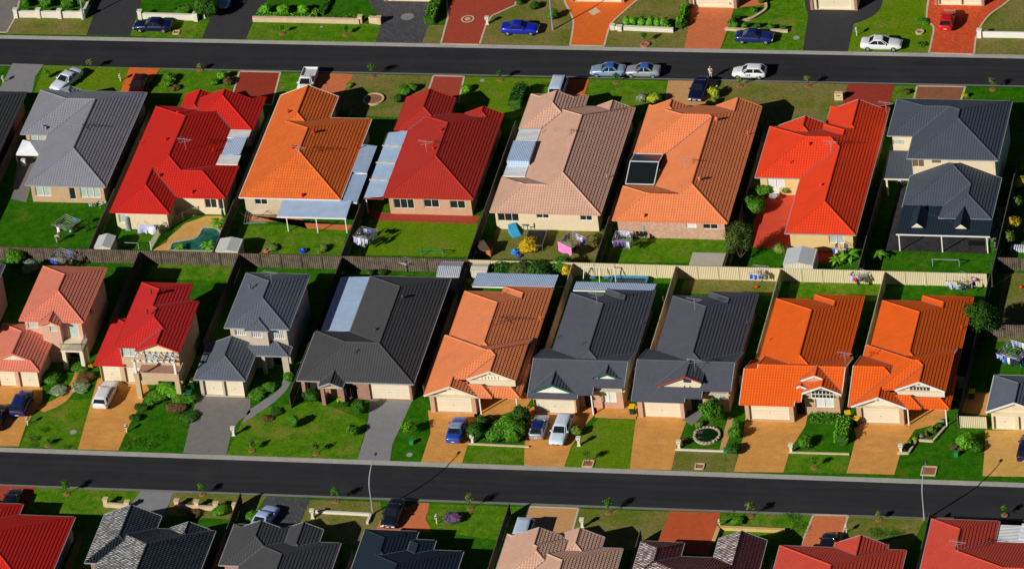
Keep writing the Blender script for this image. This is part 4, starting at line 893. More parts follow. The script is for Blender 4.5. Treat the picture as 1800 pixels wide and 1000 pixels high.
fence('weathered timber fence with rails at the right edge above the big washing', 54.2, -7.4, 68, -7.4, PAL, 1.7, rails=True); fence('weathered timber fence at the right edge below the striped box', 54.2, 5.3, 66, 5.3, PAL, 1.7, rails=True)
for x, y0, y1, s in ((-37.2,-50,-64,'right of the bottom left red roof'),(-21.3,-42,-64,'between glossy black and charcoal roofs'),(-6.9,-51,-64,'left of the navy roof'),(8.3,-42.2,-64,'left of the bottom pink roof'),(23.2,-46,-64,'right of the bottom pink roof'),(53.2,-41.2,-62,'left of the bottom right red roof'),(37.9,-50,-64,'right of the maroon roof')):
    fence('timber side fence '+s, x, y0, x, y1, PALD, 1.5, 'timber fences of the bottom row')
fence('timber front fence at the kerb beside the bottom right red roof', 53.3, -41.1, 70, -41.1, PALD, .9, 'timber fences of the bottom row')
# ------------------------------------------------------------------ low walls
def lowwall(label, pts, h=.55, th=.25, mat=CREAM, pillars=(), ph=.9, cap=None, cat='wall', group=None):
    q = G(pts); t = thing('garden_wall', label, cat, (*q[0], 0), 0, group); o = Vector((*q[0], 0)); m = MB()
    for a, b in zip(q, q[1:]): m.bar((a[0]-o.x,a[1]-o.y,h/2),(b[0]-o.x,b[1]-o.y,h/2),th,h)
    m.build('wall', mat, t); c = MB()
    for a, b in zip(q, q[1:]): c.bar((a[0]-o.x,a[1]-o.y,h+.03),(b[0]-o.x,b[1]-o.y,h+.03),th+.08,.06)
    c.build('coping', cap or mat, t)
    for u, v in pillars:
        p = P(u, v, 0)-o; MB().box(p.x-.24,p.y-.24,0,p.x+.24,p.y+.24,ph).box(p.x-.3,p.y-.3,ph,p.x+.3,p.y+.3,ph+.08).build('pillar', mat, t)
    return t
SAND = plain('sandstone', (.62,.47,.30), var=.12, bmp=.01); OFFW = plain('offwhite_wall', (.70,.66,.56), var=.06)
lowwall('white wall with four pillars before round hedges at the top left', [(29,30.5),(148,32),(158,10),(162,-8)], .85, .22, OFFW, [(29,31),(69,31),(106,32),(147,33)], 1.15)
lowwall('white wall behind the navy parked sedan', [(247,33),(345,36)], .75, .25, OFFW, [(247,33),(345,37)], 1.1)
lowwall('long peach retaining wall below clipped hedge and round bushes', [(445,38),(553,40),(632,42)], .6, .3, SAND); lowwall('low cream step wall beside charcoal cobbled driveway', [(650,40),(668,42)], .8, .4, SAND, [(634,40),(667,42)], .9)
lowwall('pale block wall in front of the row of round hedges', [(1075,52),(1184,57)], .5, .3, OFFW, [(1077,52),(1090,54)], .6); lowwall('low white panel wall right of the red car driveway', [(1727,66),(1830,68)], .75, .12, WHITE, [(1722,66)], 1.0)
lowwall('curving peach kerb of the garden bed above the blue sedan', [(1275,53),(1300,55),(1385,57)], .25, .3, SAND); lowwall('curving peach edging among topiary balls', smooth_px([(1298,40),(1318,36),(1335,27),(1346,18),(1346,8)]), .22, .25, SAND)
lowwall('cream pillared wall beside the pale grey drive bottom left', [(185,890),(225,893)], .45, .25, SAND, [(187,888),(225,893)], .9); lowwall('cream pillared wall in front of the glossy black roof', [(312,893),(380,896)], .4, .25, SAND, [(312,890),(347,892),(381,895),(414,897)], .85)
lowwall('L shaped white kerb wall beside the street lamp foot', [(555,901),(652,906),(646,921)], .25, .2, OFFW); lowwall('ochre L shaped retaining wall above the maroon glossy roof', [(1255,954),(1264,930),(1380,935)], .35, .3, plain('ochre_wall',(.62,.42,.16)))
lowwall('thin timber edging in front of the dense shrubs', [(823,781),(930,786)], .12, .12, SAND); lowwall('timber edging across the front lawn of the arched window house', [(1387,796),(1493,799)], .12, .12, SAND); lowwall('pale edging below the round pond', [(1187,791),(1297,795)], .12, .12, OFFW)
lowwall('timber edging of the rockery bed left of the last lawn', [(1577,798),(1597,798),(1612,775),(1640,777),(1662,752)], .2, .14, SAND)
# ------------------------------------------------------------------ foliage
LF = dict(g=leafy('leaf_green', (.03,.12,.006), (.09,.24,.015)), f=leafy('leaf_feathery', (.035,.07,.012), (.10,.14,.03)), d=leafy('leaf_dark', (.015,.06,.006), (.045,.13,.012)), b=leafy('leaf_bright', (.07,.26,.008), (.15,.38,.02)), y=leafy('leaf_yellow', (.40,.28,.012), (.60,.42,.02)),
          p=leafy('leaf_purple', (.09,.04,.10), (.20,.11,.22)), o=leafy('leaf_olive', (.08,.14,.02), (.17,.25,.04)), s=leafy('leaf_silver', (.15,.21,.12), (.28,.35,.19)), r=leafy('leaf_russet', (.085,.05,.02), (.15,.10,.03)), l=leafy('leaf_lime', (.19,.27,.01), (.34,.40,.02)))
def leaves(mb, c, r, rz, n, s, dens=.55, lump=None):
    lump = lump or [(0,0,0,1.)]
    for _ in range(n):
        L = random.choice(lump); d = Vector((random.gauss(0,1),random.gauss(0,1),random.gauss(0,1))).normalized()
        k = random.random()**dens*L[3]; p = Vector((c[0]+(L[0]+d.x*k)*r, c[1]+(L[1]+d.y*k)*r, c[2]+(L[2]+d.z*k)*rz))
        if p.z < .03: p.z = .03+random.random()*.1
        nv = (d*1.3+Vector((random.uniform(-.5,.5),random.uniform(-.5,.5),random.uniform(-.2,.6)))).normalized(); t = nv.orthogonal().normalized(); b = nv.cross(t); a = random.uniform(0,6.28)
        e = (t*cos(a)+b*sin(a))*s*random.uniform(.6,1.3); f = (b*cos(a)-t*sin(a))*s*random.uniform(.35,.7)
        mb.poly([p-e, p+f, p+e, p-f])
def bush(u, v, r, h, k, label, cat='shrub', group=None, n=None, s=.13, stem=True, sy=1.):
    p = P(u, v, 0); t = thing({'tree':'tree'}.get(cat, 'shrub'), label, cat, (p.x, p.y, 0), 0, group); m = MB()
    lump = [(random.uniform(-.35,.35), random.uniform(-.35,.35)*sy, random.uniform(-.3,.3), random.uniform(.6,.85)) for _ in range(5)]
    n = int((n or min(1500, 260*(r*h+.3)))*1.1); [m.ball((L[0]*r,L[1]*r,h*.5+L[2]*h*.42),L[3]*r*.8,(1,1,h*.5/r),8,6,.12) for L in lump if h > .3];
    if h < .25: s = .06; h = .08; n = int(420*r*r)
    leaves(m, (0,0,h*.52), r, h*.5, n, s, .2, lump)
    m.build('foliage', LF[k], t)
    if stem: MB().cyl((0,0,0),(0,0,h*.5),.05,.03,5).build('stem', BARK, t)
    return t
def tree(u, v, h, r, k, label, trunk=.35, n=300, s=.14, group=None, mulch=None, name='tree', squash=1.):
    p = P(u, v, 0); t = thing(name, label, 'tree', (p.x, p.y, 0), random.uniform(0,6), group); m = MB(); th = h*trunk; rr = .02+h*.012
    m.cyl((0,0,0),(0.03,0,th),rr,rr*.8,6); lump = []
    for i in range(6):
        a = i*1.05+random.uniform(-.3,.3); e = (cos(a)*r*.55, sin(a)*r*.55, th+(h-th)*random.uniform(.3,.85)); m.cyl((.03,0,th*.9), e, rr*.6, rr*.2, 4, False)
        lump.append((cos(a)*.5, sin(a)*.5, random.uniform(-.45,.4), random.uniform(.45,.62)))
    lump += [(0,0,.4,.6),(0,0,0,.6)]
    m.build('trunk', BARK, t); c = MB(); leaves(c, (0,0,(th+h)/2+h*.04), r, (h-th)/2*squash, int(n*1.4), s, .4, lump); c.build('crown', LF[k], t)
    if mulch: 
        q = MB()
        for i in range(10): a = i*.63; q.ball((cos(a)*.22,sin(a)*.2,.02),.2,(1,1,.3),6,4,.15)
        q.build('mulch', SOIL, t)
    return t
def hedge(label, pts, w, h, k, cat='hedge', s=.12, dens=170):
    q = G(pts); o = Vector((*q[0], 0)); t = thing('hedge', label, cat, o); m = MB()
    for a, b in zip(q, q[1:]):
        L = hypot(b[0]-a[0], b[1]-a[1]); n = int(dens*L*max(.5,h))
        for _ in range(n):
            f = random.random(); nx, ny = -(b[1]-a[1])/L, (b[0]-a[0])/L; e = random.uniform(-1,1); z = h*random.random()**.5
            if abs(e) < .7 and z < h*.75: e = math.copysign(random.uniform(.75,1), e)
            p = Vector((a[0]+(b[0]-a[0])*f+nx*e*w/2-o.x, a[1]+(b[1]-a[1])*f+ny*e*w/2-o.y, z+.04*noise.noise((f*9,e,1))*4))
            v1 = Vector((random.gauss(0,1),random.gauss(0,1),random.gauss(0,1))).normalized(); v2 = v1.orthogonal().normalized(); m.poly([p-v1*s, p+v2*s*.6, p+v1*s, p-v2*s*.6])
    m.build('foliage', LF[k], t); c = MB()
    for a, b in zip(q, q[1:]): c.bar((a[0]-o.x,a[1]-o.y,h*.42),(b[0]-o.x,b[1]-o.y,h*.42),w*.8,h*.82)
    c.build('branches', LF['d'], t); return t
random.seed(7)
# street trees: all alike saplings, told apart by what stands behind them
for u, v, h, k, w_ in ((160,124,1.7,'o','below the kerb beside the white car drive'),(352,124,1.0,'o','left of the dark red driveway'),(655,135,1.9,'g','above the round flower bed'),(880,141,1.4,'d','above the bright lawn left of the pale van'),(1083,146,1.4,'g','beneath the two parked sedans'),(1301,152,1.2,'o','below the white hatchback'),(1421,152,1.5,'o','right of the white hatchback above dry lawn'),(1745,158,1.6,'o','above the two storey charcoal house'),
   (118,868,1.8,'g','above the bottom left red roof'),(356,869,1.5,'g','on mulch above the glossy black roof'),(591,881,1.9,'g','between the cobbled drive and the street lamp'),(827,894,2.0,'o','above the purple flowering bush'),(1070,901,2.0,'g','right of the sandy driveway'),(1320,907,1.8,'o','above the ochre retaining wall'),(1545,913,1.0,'o','above the bottom lawn with clover streak'),(1766,905,1.3,'g','right of the bottom right red roof ridge'),
   (443,792,1.4,'o','on orange mulch right of the concrete drive'),(556,797,1.5,'g','on orange mulch below the round topiary'),(1032,813,1.6,'g','in the square box on bright lawn'),(1432,822,1.3,'g','on orange mulch between two ochre drives'),(1133,76,1.4,'g','in terracotta ring below the hedge row'),(496,60,1.1,'g','on the verge below the peach wall'),(608,62,1.2,'g','on the verge left of charcoal cobbles'),(84,783,.9,'g','on orange mulch beside the first ochre drive'),(1082,808-12,.2,'g','x')):
    if w_ == 'x': continue
    tree(u, v, h, h*.26+.12, k, 'small staked street sapling '+w_, .4, 170, .10, 'street saplings along the kerbs', True, 'sapling')
B = bush
for i, (u, v) in enumerate(((47,12),(83,13),(120,14),(152,10))): B(u, v, 1.0, 1.6, 'g', 'dark round bush in the row above the white wall, number %s from left' % ('first','second','third','fourth')[i] if 0 else ('leftmost dark round bush above the white pillared wall','second dark round bush above the white pillared wall','third dark round bush above the white pillared wall','dark round bush at the right corner of the white pillared wall')[i], group='round bushes above the white wall')
B(365,32,1.9,3.0,'d','large dark tree-like bush right of the white wall and navy sedan',n=1300); B(322,20,1.4,.6,'g','low hedge behind the white wall of the navy sedan',n=500)
for u, w_ in ((467,'left'),(500,'middle'),(535,'right')): B(u, 24, .9, 1.3, 'b', w_+' round topiary bush above the peach retaining wall', group='topiary above the peach wall')
hedge('clipped bright hedge running above the peach retaining wall', [(450,31),(552,33),(556,22)], .8, .55, 'b'); hedge('long clipped hedge above the cream wall beside the steps', [(582,36),(630,37)], .8, .6, 'g'); hedge('dark diagonal hedge across the lush top lawn', [(566,28),(580,2)], .7, .5, 'd')
for i, u in enumerate((1102,1115,1128,1142,1155,1169)): B(u, 47+i*.4, .55, 1.5, 'b', ('leftmost','second','third','fourth','fifth','rightmost')[i]+' ball of the round hedge row above the pale block wall', group='round hedge row', n=420, s=.09)
hedge('low clipped hedge base under the round hedge row', [(1096,49),(1178,52)], .8, .5, 'b')
hedge('tall bright hedge between round hedge row and salmon driveway', [(1194,52),(1205,20)], .7, 1.1, 'b')
for i, (u, v, r) in enumerate(((1203,20,.6),(1205,35,.55),(1204,47,.55),(1215,10,.5))): B(u, v, r, 1.0, 'd', ('upper','middle','lower','topmost')[i]+' round bush on the left edge of the salmon driveway')
for i, (u, v, r) in enumerate(((1290,48,.7),(1295,38,.6),(1326,22,.55),(1340,6,.7),(1310,50,.5),(1332,50,.5),(1357,52,.45),(1378,54,.4),(1289,10,.5))): B(u, v, r, r*1.5, 'd' if i % 2 else 'g', ('largest topiary ball by the corner of the salmon drive','topiary ball just above the corner one','topiary ball at the bend of the peach edging','topiary ball at the top end of the peach edging','leftmost low ball above the blue sedan','second low ball above the blue sedan','third low ball above the blue sedan','smallest rightmost ball above the blue sedan','round bush beside the right garage pillar')[i], group='topiary balls beside the salmon drive')
hedge('tall yellow green hedge between cobbles and red paving', [(756,44),(763,22),(772,2)], 1.3, 1.2, 'g'); B(970,35,.9,1.5,'g','rounded bush at the lamp post beside orange drive'); B(942,15,.7,1.,'d','dark bush in the square cream planter'); B(915,7,.6,.9,'d','dark bush right of red paved circle')
B(1625,40,.9,.35,'g','low clump beside terracotta drive left edge',stem=False); B(1622,80,.8,.25,'g','flat clump below the ring stump',stem=False)
# upper row front gardens
B(85,137,.35,1.2,'g','slim potted conifer left of the white angled sedan'); B(302,142,.7,1.,'g','rounded shrub right of the orange drive'); B(296,150,.8,.7,'g','leafy shrub above the bright red roof ridge'); B(308,158,.7,.5,'r','russet low shrub above the bright red roof'); B(393,140,.8,1.2,'b','bright shrub left of the dark red driveway'); B(378,150,.6,.8,'g','shrub behind the topmost red gable'); B(402,147,.8,.9,'r','russet shrub touching the dark red driveway')
B(615,153,.5,.4,'b','small white flowering tuft above the round bed'); B(608,205,.9,.8,'g','spiky palm clump at the orange roof corner'); B(702,180,.8,1.0,'d','dark rounded shrub at the crimson roof corner'); B(712,165,1.2,1.1,'g','sprawling green shrub left of crimson ridge'); B(726,158,.8,.9,'g','flowering green shrub above crimson ridge'); B(820,160,.9,.9,'b','yellow green shrub right of the brick pink drive'); B(822,197,1.,.5,'g','dark strap leaved clump between crimson gables')
hedge('tall dark hedge beside the dusty pink roof', [(906,195),(920,165)], 1.6, 1.7, 'd'); B(1129,179,1.,1.1,'s','silver grey dome bush in the kerbed bed'); B(1151,180,1.05,1.3,'l','lime dome bush in the kerbed bed'); B(1255,172,.75,1.4,'l','lime rounded bush below the navy sedan'); B(1252,185,.8,1.1,'l','lime shrub at the salmon roof edge')
B(1595,165,.5,.6,'r','small russet tuft beside the brick drive'); B(1697,172,.45,.7,'l','small lime bush right of the brick drive'); B(1352,223,.8,.9,'g','green shrub behind the fence at the dry lawn'); B(1380,222,.5,.6,'d','dark low shrub at the scarlet gutter')
# upper back yards
tree(1303,462,5.2,1.9,'f','tall feathery grey green tree in the yard corner below the red paved yard',.15,2600,.11); B(1325,375,1.6,2.2,'g','white flowering vine heap on the fence by the red paved yard',n=1500,s=.12); B(1340,345,1.3,1.6,'g','dark leafy shrub at the top of the red paved yard')
B(1387,340,.9,1.2,'o','potted olive shrub against the yellow wall'); B(1373,447,.9,1.4,'o','yellow green shrub left of the grey garden shed')
def palm(u, v, r, h, label, n=11):
    p = P(u, v, 0); t = thing('palm', label, 'palm', (p.x, p.y, 0)); MB().cyl((0,0,0),(0,0,h*.55),.09,.07,7).build('trunk', BARK, t); m = MB()
    for i in range(n):
        a = 2*pi*i/n+random.uniform(-.2,.2); el = random.uniform(.25,1.); pr = Vector((0,0,h*.55)); k = 5
        for j in range(k):
            f = (j+1)/k; q = Vector((cos(a)*r*f, sin(a)*r*f, h*.55+h*.55*(el*f-f*f*.9))); d = (q-pr).normalized(); sd_ = d.cross(Vector((0,0,1))).normalized(); w1 = r*.16*sin(pi*min(1,j/k+.12)); w2 = r*.16*sin(pi*min(.98,f+.02))
            m.poly([pr-sd_*w1, q-sd_*w2, q+Vector((0,0,.03)), pr+Vector((0,0,.03))]); m.poly([pr+Vector((0,0,.03)), q+Vector((0,0,.03)), q+sd_*w2, pr+sd_*w1]); pr = q
    m.build('fronds', LF['b'], t); return t
palm(1493,462,1.7,2.2,'spreading banana palm right of the grey garden shed'); palm(385,402,1.3,1.6,'palm at the upper corner of the pool'); palm(368,440,1.2,1.4,'palm at the lower edge of the pool beside the shed'); palm(317,440,.8,.9,'small palm at the left end of the pool'); palm(1472,468,1.,1.6,'smaller banana palm beside the washing and shed'); palm(1545,455,1.2,1.3,'dark palm in the shaded corner below the scarlet roof')
B(478,437,.9,.5,'o','sprawling low plant right of the orange toy'); B(565,441,.9,.7,'o','scraggly plant right of the blue toy ball'); B(932,438,1.4,1.4,'y','golden yellow leafed shrub below the trampoline',n=900); B(1000,492,.8,2.2,'y','tall golden shrub at the cream fence corner',n=700)
for i, (u, v, r, h) in enumerate(((885,485,1.6,1.9),(915,490,2.0,2.4),(948,492,2.0,2.5),(985,480,1.5,2.0),(860,487,1.3,1.3))): B(u, v, r, h, 'dfdgd'[i], ('leftmost','tall left','tall central','right','low far left')[i]+' clump of the thicket behind the orange roof', group='thicket behind the pale orange roof', n=1300, s=.14)
B(755,505,1.,.8,'o','small clump behind the dark charcoal roof'); B(826,510,1.3,1.2,'o','olive shrub at the fence beside the pale orange roof')
B(30,462,1.6,2.0,'g','leafy shrub growing at the left end of the timber back fence',n=900); B(55,480,1.1,1.7,'s','pale yellow green rounded shrub by the timber back fence',n=700); B(650,410+75,.6,.8,'d','dark pot plant on the strip lawn behind charcoal roof'); B(672,482,.7,.6,'d','low dark plant on the strip lawn')
hedge('narrow grey green hedge at the corner of the dark tiled verandah', [(1742,443),(1762,385)], 1.1, 1.7, 's'); B(1763,388,.8,1.8,'p','purple leafed shrub above the grey green hedge')
for i, (u, v) in enumerate(((1765,430),(1775,400),(1778,365),(1788,330),(1790,300))): B(u+5, v, 1.1, 1.5, 'oyoyg'[i], ('lowest','second','third','fourth','topmost')[i]+' shrub of the yellowish border along the right side fence', group='border shrubs along the right fence')
tree(1728,590,4.2,2.2,'d','leafy green tree beside the vivid orange roof and right side fence',.2,2400,.15); B(1755,470,1.2,1.2,'d','dark shrub at the right end of the cream back fence')
# lower front gardens
for i, (u, v, r, h, k) in enumerate(((90,672,1.3,.9,'g'),(105,688,1.3,.5,'s'),(88,660,.8,.6,'d'),(140,650,1.1,.8,'g'),(150,668,1.2,.7,'r'),(158,645,.6,.6,'y'),(143,685,1.2,.5,'s'))): B(u, v, r, h, k, ('green shrub in the shaded bed beside the twin cream doors','blue grey ground cover along the curved path','dark shrub under the small balcony wall','rounded green shrub at the path top','russet shrub in the strip beside the path','golden shrub at the deep red house corner','blue grey clump at the lower end of the path bed')[i])
for i, (u, v, r, h, k) in enumerate(((278,700,1.6,.9,'g'),(300,693,1.7,1.1,'b'),(325,705,1.6,1.0,'g'),(250,718,1.0,.7,'d'),(237,738,.8,.7,'d'),(308,722,1.5,.6,'r'),(330,735,1.3,.5,'d'),(265,712,.9,.8,'g'))): B(u, v, r, h, k, ('green shrub below the brick balcony pillar','bright bush below the green bin','green bush at the concrete drive edge','dark low shrub at the bend of the hedge bed','dark low shrub by the ochre drive','russet shrub in the middle of the garden bed','flat dark clump on the lawn by the concrete drive','green shrub between the pillar and the dark ones')[i])
for i, (u, v, r, h, k) in enumerate(((450,696,1.3,.6,'g'),(470,685,1.1,.6,'g'),(508,668,.8,1.0,'g'),(515,650,.8,.8,'g'),(515,751,.75,1.8,'g'),(470,738,.8,.35,'r'),(487,725,.9,.35,'d'),(551,706,1.1,1.7,'d'),(573,700,.7,.9,'r'),(605,712,.7,.7,'d'),(632,725,1.,1.9,'d'),(622,762,.9,1.4,'g'),(600,705,.5,.6,'l'))): B(u, v, r, h, k, ('low shrub in the shaded bed inside the curved path','low shrub at the middle of the curved path','shrub between path top and lawn','small shrub beside the house end of the path','column topiary with long shadow on the lawn','russet low patch left of the topiary','dark low patch above the topiary','dark bushy shrub left of the brick porch','russet shrub in the porch','dark shrub right of the brick porch','dark conifer left of the grey driveway','rounded conifer at the lawn corner by the grey drive','lime shrub under the dark window')[i], n=600 if h > 1.3 else None)
tree(719,765,1.8,1.,'b','slender bright sapling on the narrow strip left of the ochre drive',.3,320,.13)
for i, (u, v, r, h, k) in enumerate(((838,770,1.2,2.0,'d'),(876,772,1.3,1.8,'g'),(905,772,1.6,2.6,'g'),(918,745,1.2,2.6,'d'),(862,745,1.,.9,'r'),(890,760,1.3,2.0,'b'),(850,750,.9,1.4,'d'))): B(u, v, r, h, k, ('dark cypress like bush beside the blue sedan','rounded green bush in the middle of the dense bed','tallest green bush of the dense bed','dark bush touching the silver hatchback garage','russet shrub before the porch steps','bright bush in the heart of the dense bed','dark narrow bush behind the cypress')[i], group='dense shrub bed before the pale orange house', n=1000, s=.14)
B(1015,765,.7,1.2,'o','open grey shrub at the path corner beside the white wagon'); tree(1253,742,3.0,1.5,'g','dense green tree before the window of the red trimmed gable house',.15,2400,.14)
for i, (u, v, r, h, k) in enumerate(((1291,795,1.0,1.2,'d'),(1293,770,.9,1.5,'g'),(1298,755,.7,1.2,'g'),(1228,750,.6,.7,'o'),(1205,778,.6,.5,'r'),(1445,742,0,0,'g'),(1415,783,1.0,1.2,'g'),(1451,800-35,0,0,'g'),(1700,785,1.2,1.6,'b'),(1718,790,.9,.9,'d'),(1675,790,.6,.7,'r'),(1690,792,.4,.5,'r'))):
    if r: B(u, v, r, h, k, ('round dark bush at the lower corner of the pond garden','tall bush right of the pond','bush above the tall one right of the pond','spiky plant above the pond','russet plant left of the pond','','round bush beside the ochre drive of the arched window house','','bright bush left of the yellow driveway','dark clump right of the bright one','pinkish flowering bush on the last lawn','small pinkish bush by the green box')[i])
hedge('clipped box hedge under the arched window', [(1424,740),(1472,742)], 1.1, .95, 'g'); hedge('bright rounded hedge column beside the second ochre driveway', [(1478,783),(1486,748)], 1.5, 1.5, 'b')
for i in range(12):
    u = 1588+i*6.2+random.uniform(-2,2); v = 790-i*4.0+random.uniform(-3,3); B(u, v, random.uniform(.3,.5), random.uniform(.4,.7), 'rgolds'[i % 6], 'small rockery plant in the timber edged bed of the potted porch house', group='rockery plants before the potted porch', stem=False)
B(795,918,1.15,.9,'p','purple flowering bush on the bottom lawn',n=700,s=.1); B(450,912,1.2,.9,'g','green shrub beside the lavender car'); B(385,902,1.3,.8,'g','bright sprawling shrub right of the cream pillars'); B(345,905,1.,.5,'r','russet heap behind the cream pillars'); B(1298,918,.9,.6,'g','clover like clump above the ochre wall',stem=False)
for i, (u, v, r) in enumerate(((1285,905,.7),(1400,910,1.0),(1410,925,1.1),(1385,905,.6),(1560,938,1.4),(1540,935,1.1),(1580,938,.9))): B(u, v, r, .22, 'g', ('clover patch by the wide red drive','clover patch left of the salmon drive','lower clover patch left of the salmon drive','small clover patch on the bottom lawn','middle of the clover streak on the bottom lawn','left end of the clover streak','right end of the clover streak')[i], stem=False)
for i, (u, v, r) in enumerate(((60,772,1.0),(98,776,.9),(80,755,.8),(240,776,1.1),(265,783,1.0),(222,786,.6),(285,770,1.0),(60,782,.6),(120,785,.6))): B(u, v, r, .16, 'g', 'flat dark weed patch on the front lawn, '+('lower left of the first lawn','right of the orange mulch','middle of the first lawn','left part of the second lawn','bottom of the second lawn','corner by the ochre drive','right part of the second lawn','left edge of the first lawn','right edge of the first lawn')[i], stem=False)
# ------------------------------------------------------------------ cars
def car_mesh(kind, pm, L=4.6, W=1.76, name='car', label='', u=0, v=0, rz=0, roofm=None, z=0.014):
    """x forward"""
    p = P(u, v, z); t = thing(name, label, 'van' if kind == 'van' else 'utility truck' if kind == 'ute' else 'car', (p.x, p.y, z), rz)
    h = L/2; w = W/2
    # stations: (x, bottom z, deck z, half width factor)
    shapes = {
     'sedan': ([(-1,.42,.80,.78),(-.985,.34,.90,.86),(-.93,.28,.97,.93),(-.72,.24,1.0,.985),(-.45,.22,.98,1),(0,.2,.97,1),(.35,.22,.95,1),(.55,.22,.92,.99),(.8,.24,.84,.955),(.93,.28,.76,.90),(.985,.34,.66,.82),(1,.42,.56,.74)], (-.66,-.36,.10,.42), 1.40),
     'hatch': ([(-1,.42,.84,.80),(-.985,.34,.95,.88),(-.9,.26,.99,.95),(-.6,.22,.98,1),(0,.2,.97,1),(.35,.22,.95,1),(.6,.22,.90,.99),(.85,.26,.80,.93),(.97,.34,.68,.84),(1,.42,.58,.76)], (-.97,-.72,.08,.44), 1.42),
     'wagon': ([(-1,.42,.86,.82),(-.985,.34,.96,.90),(-.9,.26,.99,.96),(-.6,.22,.98,1),(0,.2,.97,1),(.35,.22,.95,1),(.58,.22,.92,.99),(.82,.26,.83,.94),(.95,.3,.72,.87),(1,.42,.58,.76)], (-.98,-.86,.12,.42), 1.46),
     'van': ([(-1,.42,1.0,.86),(-.98,.34,1.1,.93),(-.8,.26,1.12,1),(0,.24,1.12,1),(.5,.26,1.1,1),(.75,.26,1.0,.98),(.93,.3,.86,.92),(1,.42,.66,.82)], (-.985,-.93,.40,.72), 1.92),
     'suv': ([(-1,.5,.95,.84),(-.98,.42,1.08,.92),(-.85,.34,1.1,.98),(0,.3,1.08,1),(.35,.3,1.06,1),(.6,.3,1.02,.99),(.88,.34,.92,.93),(.97,.42,.8,.85),(1,.5,.68,.78)], (-.98,-.88,.14,.40), 1.72),
     'ute': ([(-1,.5,.78,.86),(-.98,.42,.86,.97),(-.6,.3,.88,1),(-.02,.28,.9,1),(.0,.26,1.0,1),(.3,.26,.98,1),(.6,.26,.93,.98),(.85,.3,.84,.93),(.97,.36,.7,.84),(1,.45,.6,.78)], (-.04,.02,.26,.5), 1.5)}
    st, (xa, xb, xc, xd), rh = shapes[kind]; m = MB(); ring = []
    for x, zb, zt, f in st:
        hw = w*f; zm = zb+(zt-zb)*.5
        r = [(0,zb),(hw*.86,zb),(hw*.98,zb+.10),(hw,zm),(hw*.975,zt-.10),(hw*.88,zt-.015),(hw*.5,zt+.012),(0,zt+.018)]
        r = r+[(-a, b) for a, b in r[-2:0:-1]]; ring.append([(x*h, a, b) for a, b in r])
    n = len(ring[0])
    for r in ring: m.v += r
    for i in range(len(ring)-1):
        for j in range(n): m.f.append((i*n+j, i*n+(j+1) % n, (i+1)*n+(j+1) % n, (i+1)*n+j))
    m.f.append(tuple(range(n-1, -1, -1))); m.f.append(tuple(range((len(ring)-1)*n, len(ring)*n)))
    body = m.build('body', pm, t, smooth=True)
    belt = 1.0 if kind == 'suv' else 1.06 if kind == 'van' else .95
    bw, tw = w*.93, w*(.74 if kind != 'van' else .82); g = MB()
    bot = [(xa*h,-bw*.9),(xa*h+.12,-bw),(xd*h-.25,-bw),(xd*h,-bw*.82),(xd*h,bw*.82),(xd*h-.25,bw),(xa*h+.12,bw),(xa*h,bw*.9)]
    top = [(xb*h,-tw*.88),(xb*h+.1,-tw),(xc*h-.12,-tw),(xc*h,-tw*.85),(xc*h,tw*.85),(xc*h-.12,tw),(xb*h+.1,tw),(xb*h,tw*.88)]
    k = 8; v = [(a,b,belt-.05) for a, b in bot]+[(a,b,rh-.06) for a, b in top]
    g.add(v, [(i, (i+1) % k, k+(i+1) % k, k+i) for i in range(k)]); gl = g.build('windows', glassy('car_glass', (.012,.015,.018), .05), t)
    rf = MB(); sc2 = lambda q, s: [(c[0]*1+(xb+xc)/2*h*(1-1)+((c[0]-(xb+xc)/2*h)*(s-1)), c[1]*s) for c in q]
    a = [(x,y,rh-.07) for x, y in sc2(top, 1.03)]; b = [(x,y,rh-.01) for x, y in sc2(top, .94)]; c = [(x,y,rh+.015) for x, y in sc2(top, .6)]
    rf.add(a+b+c, [(i, (i+1) % k, k+(i+1) % k, k+i) for i in range(k)]+[(k+i, k+(i+1) % k, 2*k+(i+1) % k, 2*k+i) for i in range(k)]+[tuple(range(2*k, 3*k))]); pl = MB()
    for sg in (-1, 1):
        for i, j in ((1,1),(2,2),(0,0),(3,3)):
            p0 = Vector((bot[i][0], abs(bot[i][1])*sg, belt-.05)); p1 = Vector((top[j][0], abs(top[j][1])*sg, rh-.05)); pl.bar(p0*1.0+Vector((0,sg*.006,0)), p1+Vector((0,sg*.006,0)), .07 if i in (1,2) else .06, .05)
        xm = (xb+xc)/2*h+.05; f = (xm-bot[1][0])/(bot[2][0]-bot[1][0]); pl.bar((xm,sg*(bw+.006),belt-.05),(xm-.05,sg*(tw+.01),rh-.05),.08,.04)
        if kind in ('wagon','van','suv'): xm = xb*h+.75; pl.bar((xm,sg*(bw+.006),belt-.05),(xm,sg*(tw+.01),rh-.05),.09,.04)
    nr = len(rf.f); rf.add(pl.v, pl.f); ro = rf.build('car_roof', [roofm or pm, pm], t)
    for i, q in enumerate(ro.data.polygons): q.material_index = 1 if i >= nr else 0; q.use_smooth = i < nr
    wr = .31 if kind not in ('suv','van','ute') else .35; wx = h*.62
    for x in (-wx, wx*1.02):
        for sg in (-1, 1):
            o = MB().cyl((0,-.10,0),(0,.10,0),wr,wr,16).build('wheel', RUB, t); o.location = (x, sg*(w-.11), wr-.01)
            q = MB(); yy = sg*.105; q.cyl((0,yy-.01*sg,0),(0,yy+.012*sg,0),wr*.62,wr*.58,12)
            q.build('rim', plain('wheel_rim', (.45,.46,.47), .35, .05, metal=.6), o)
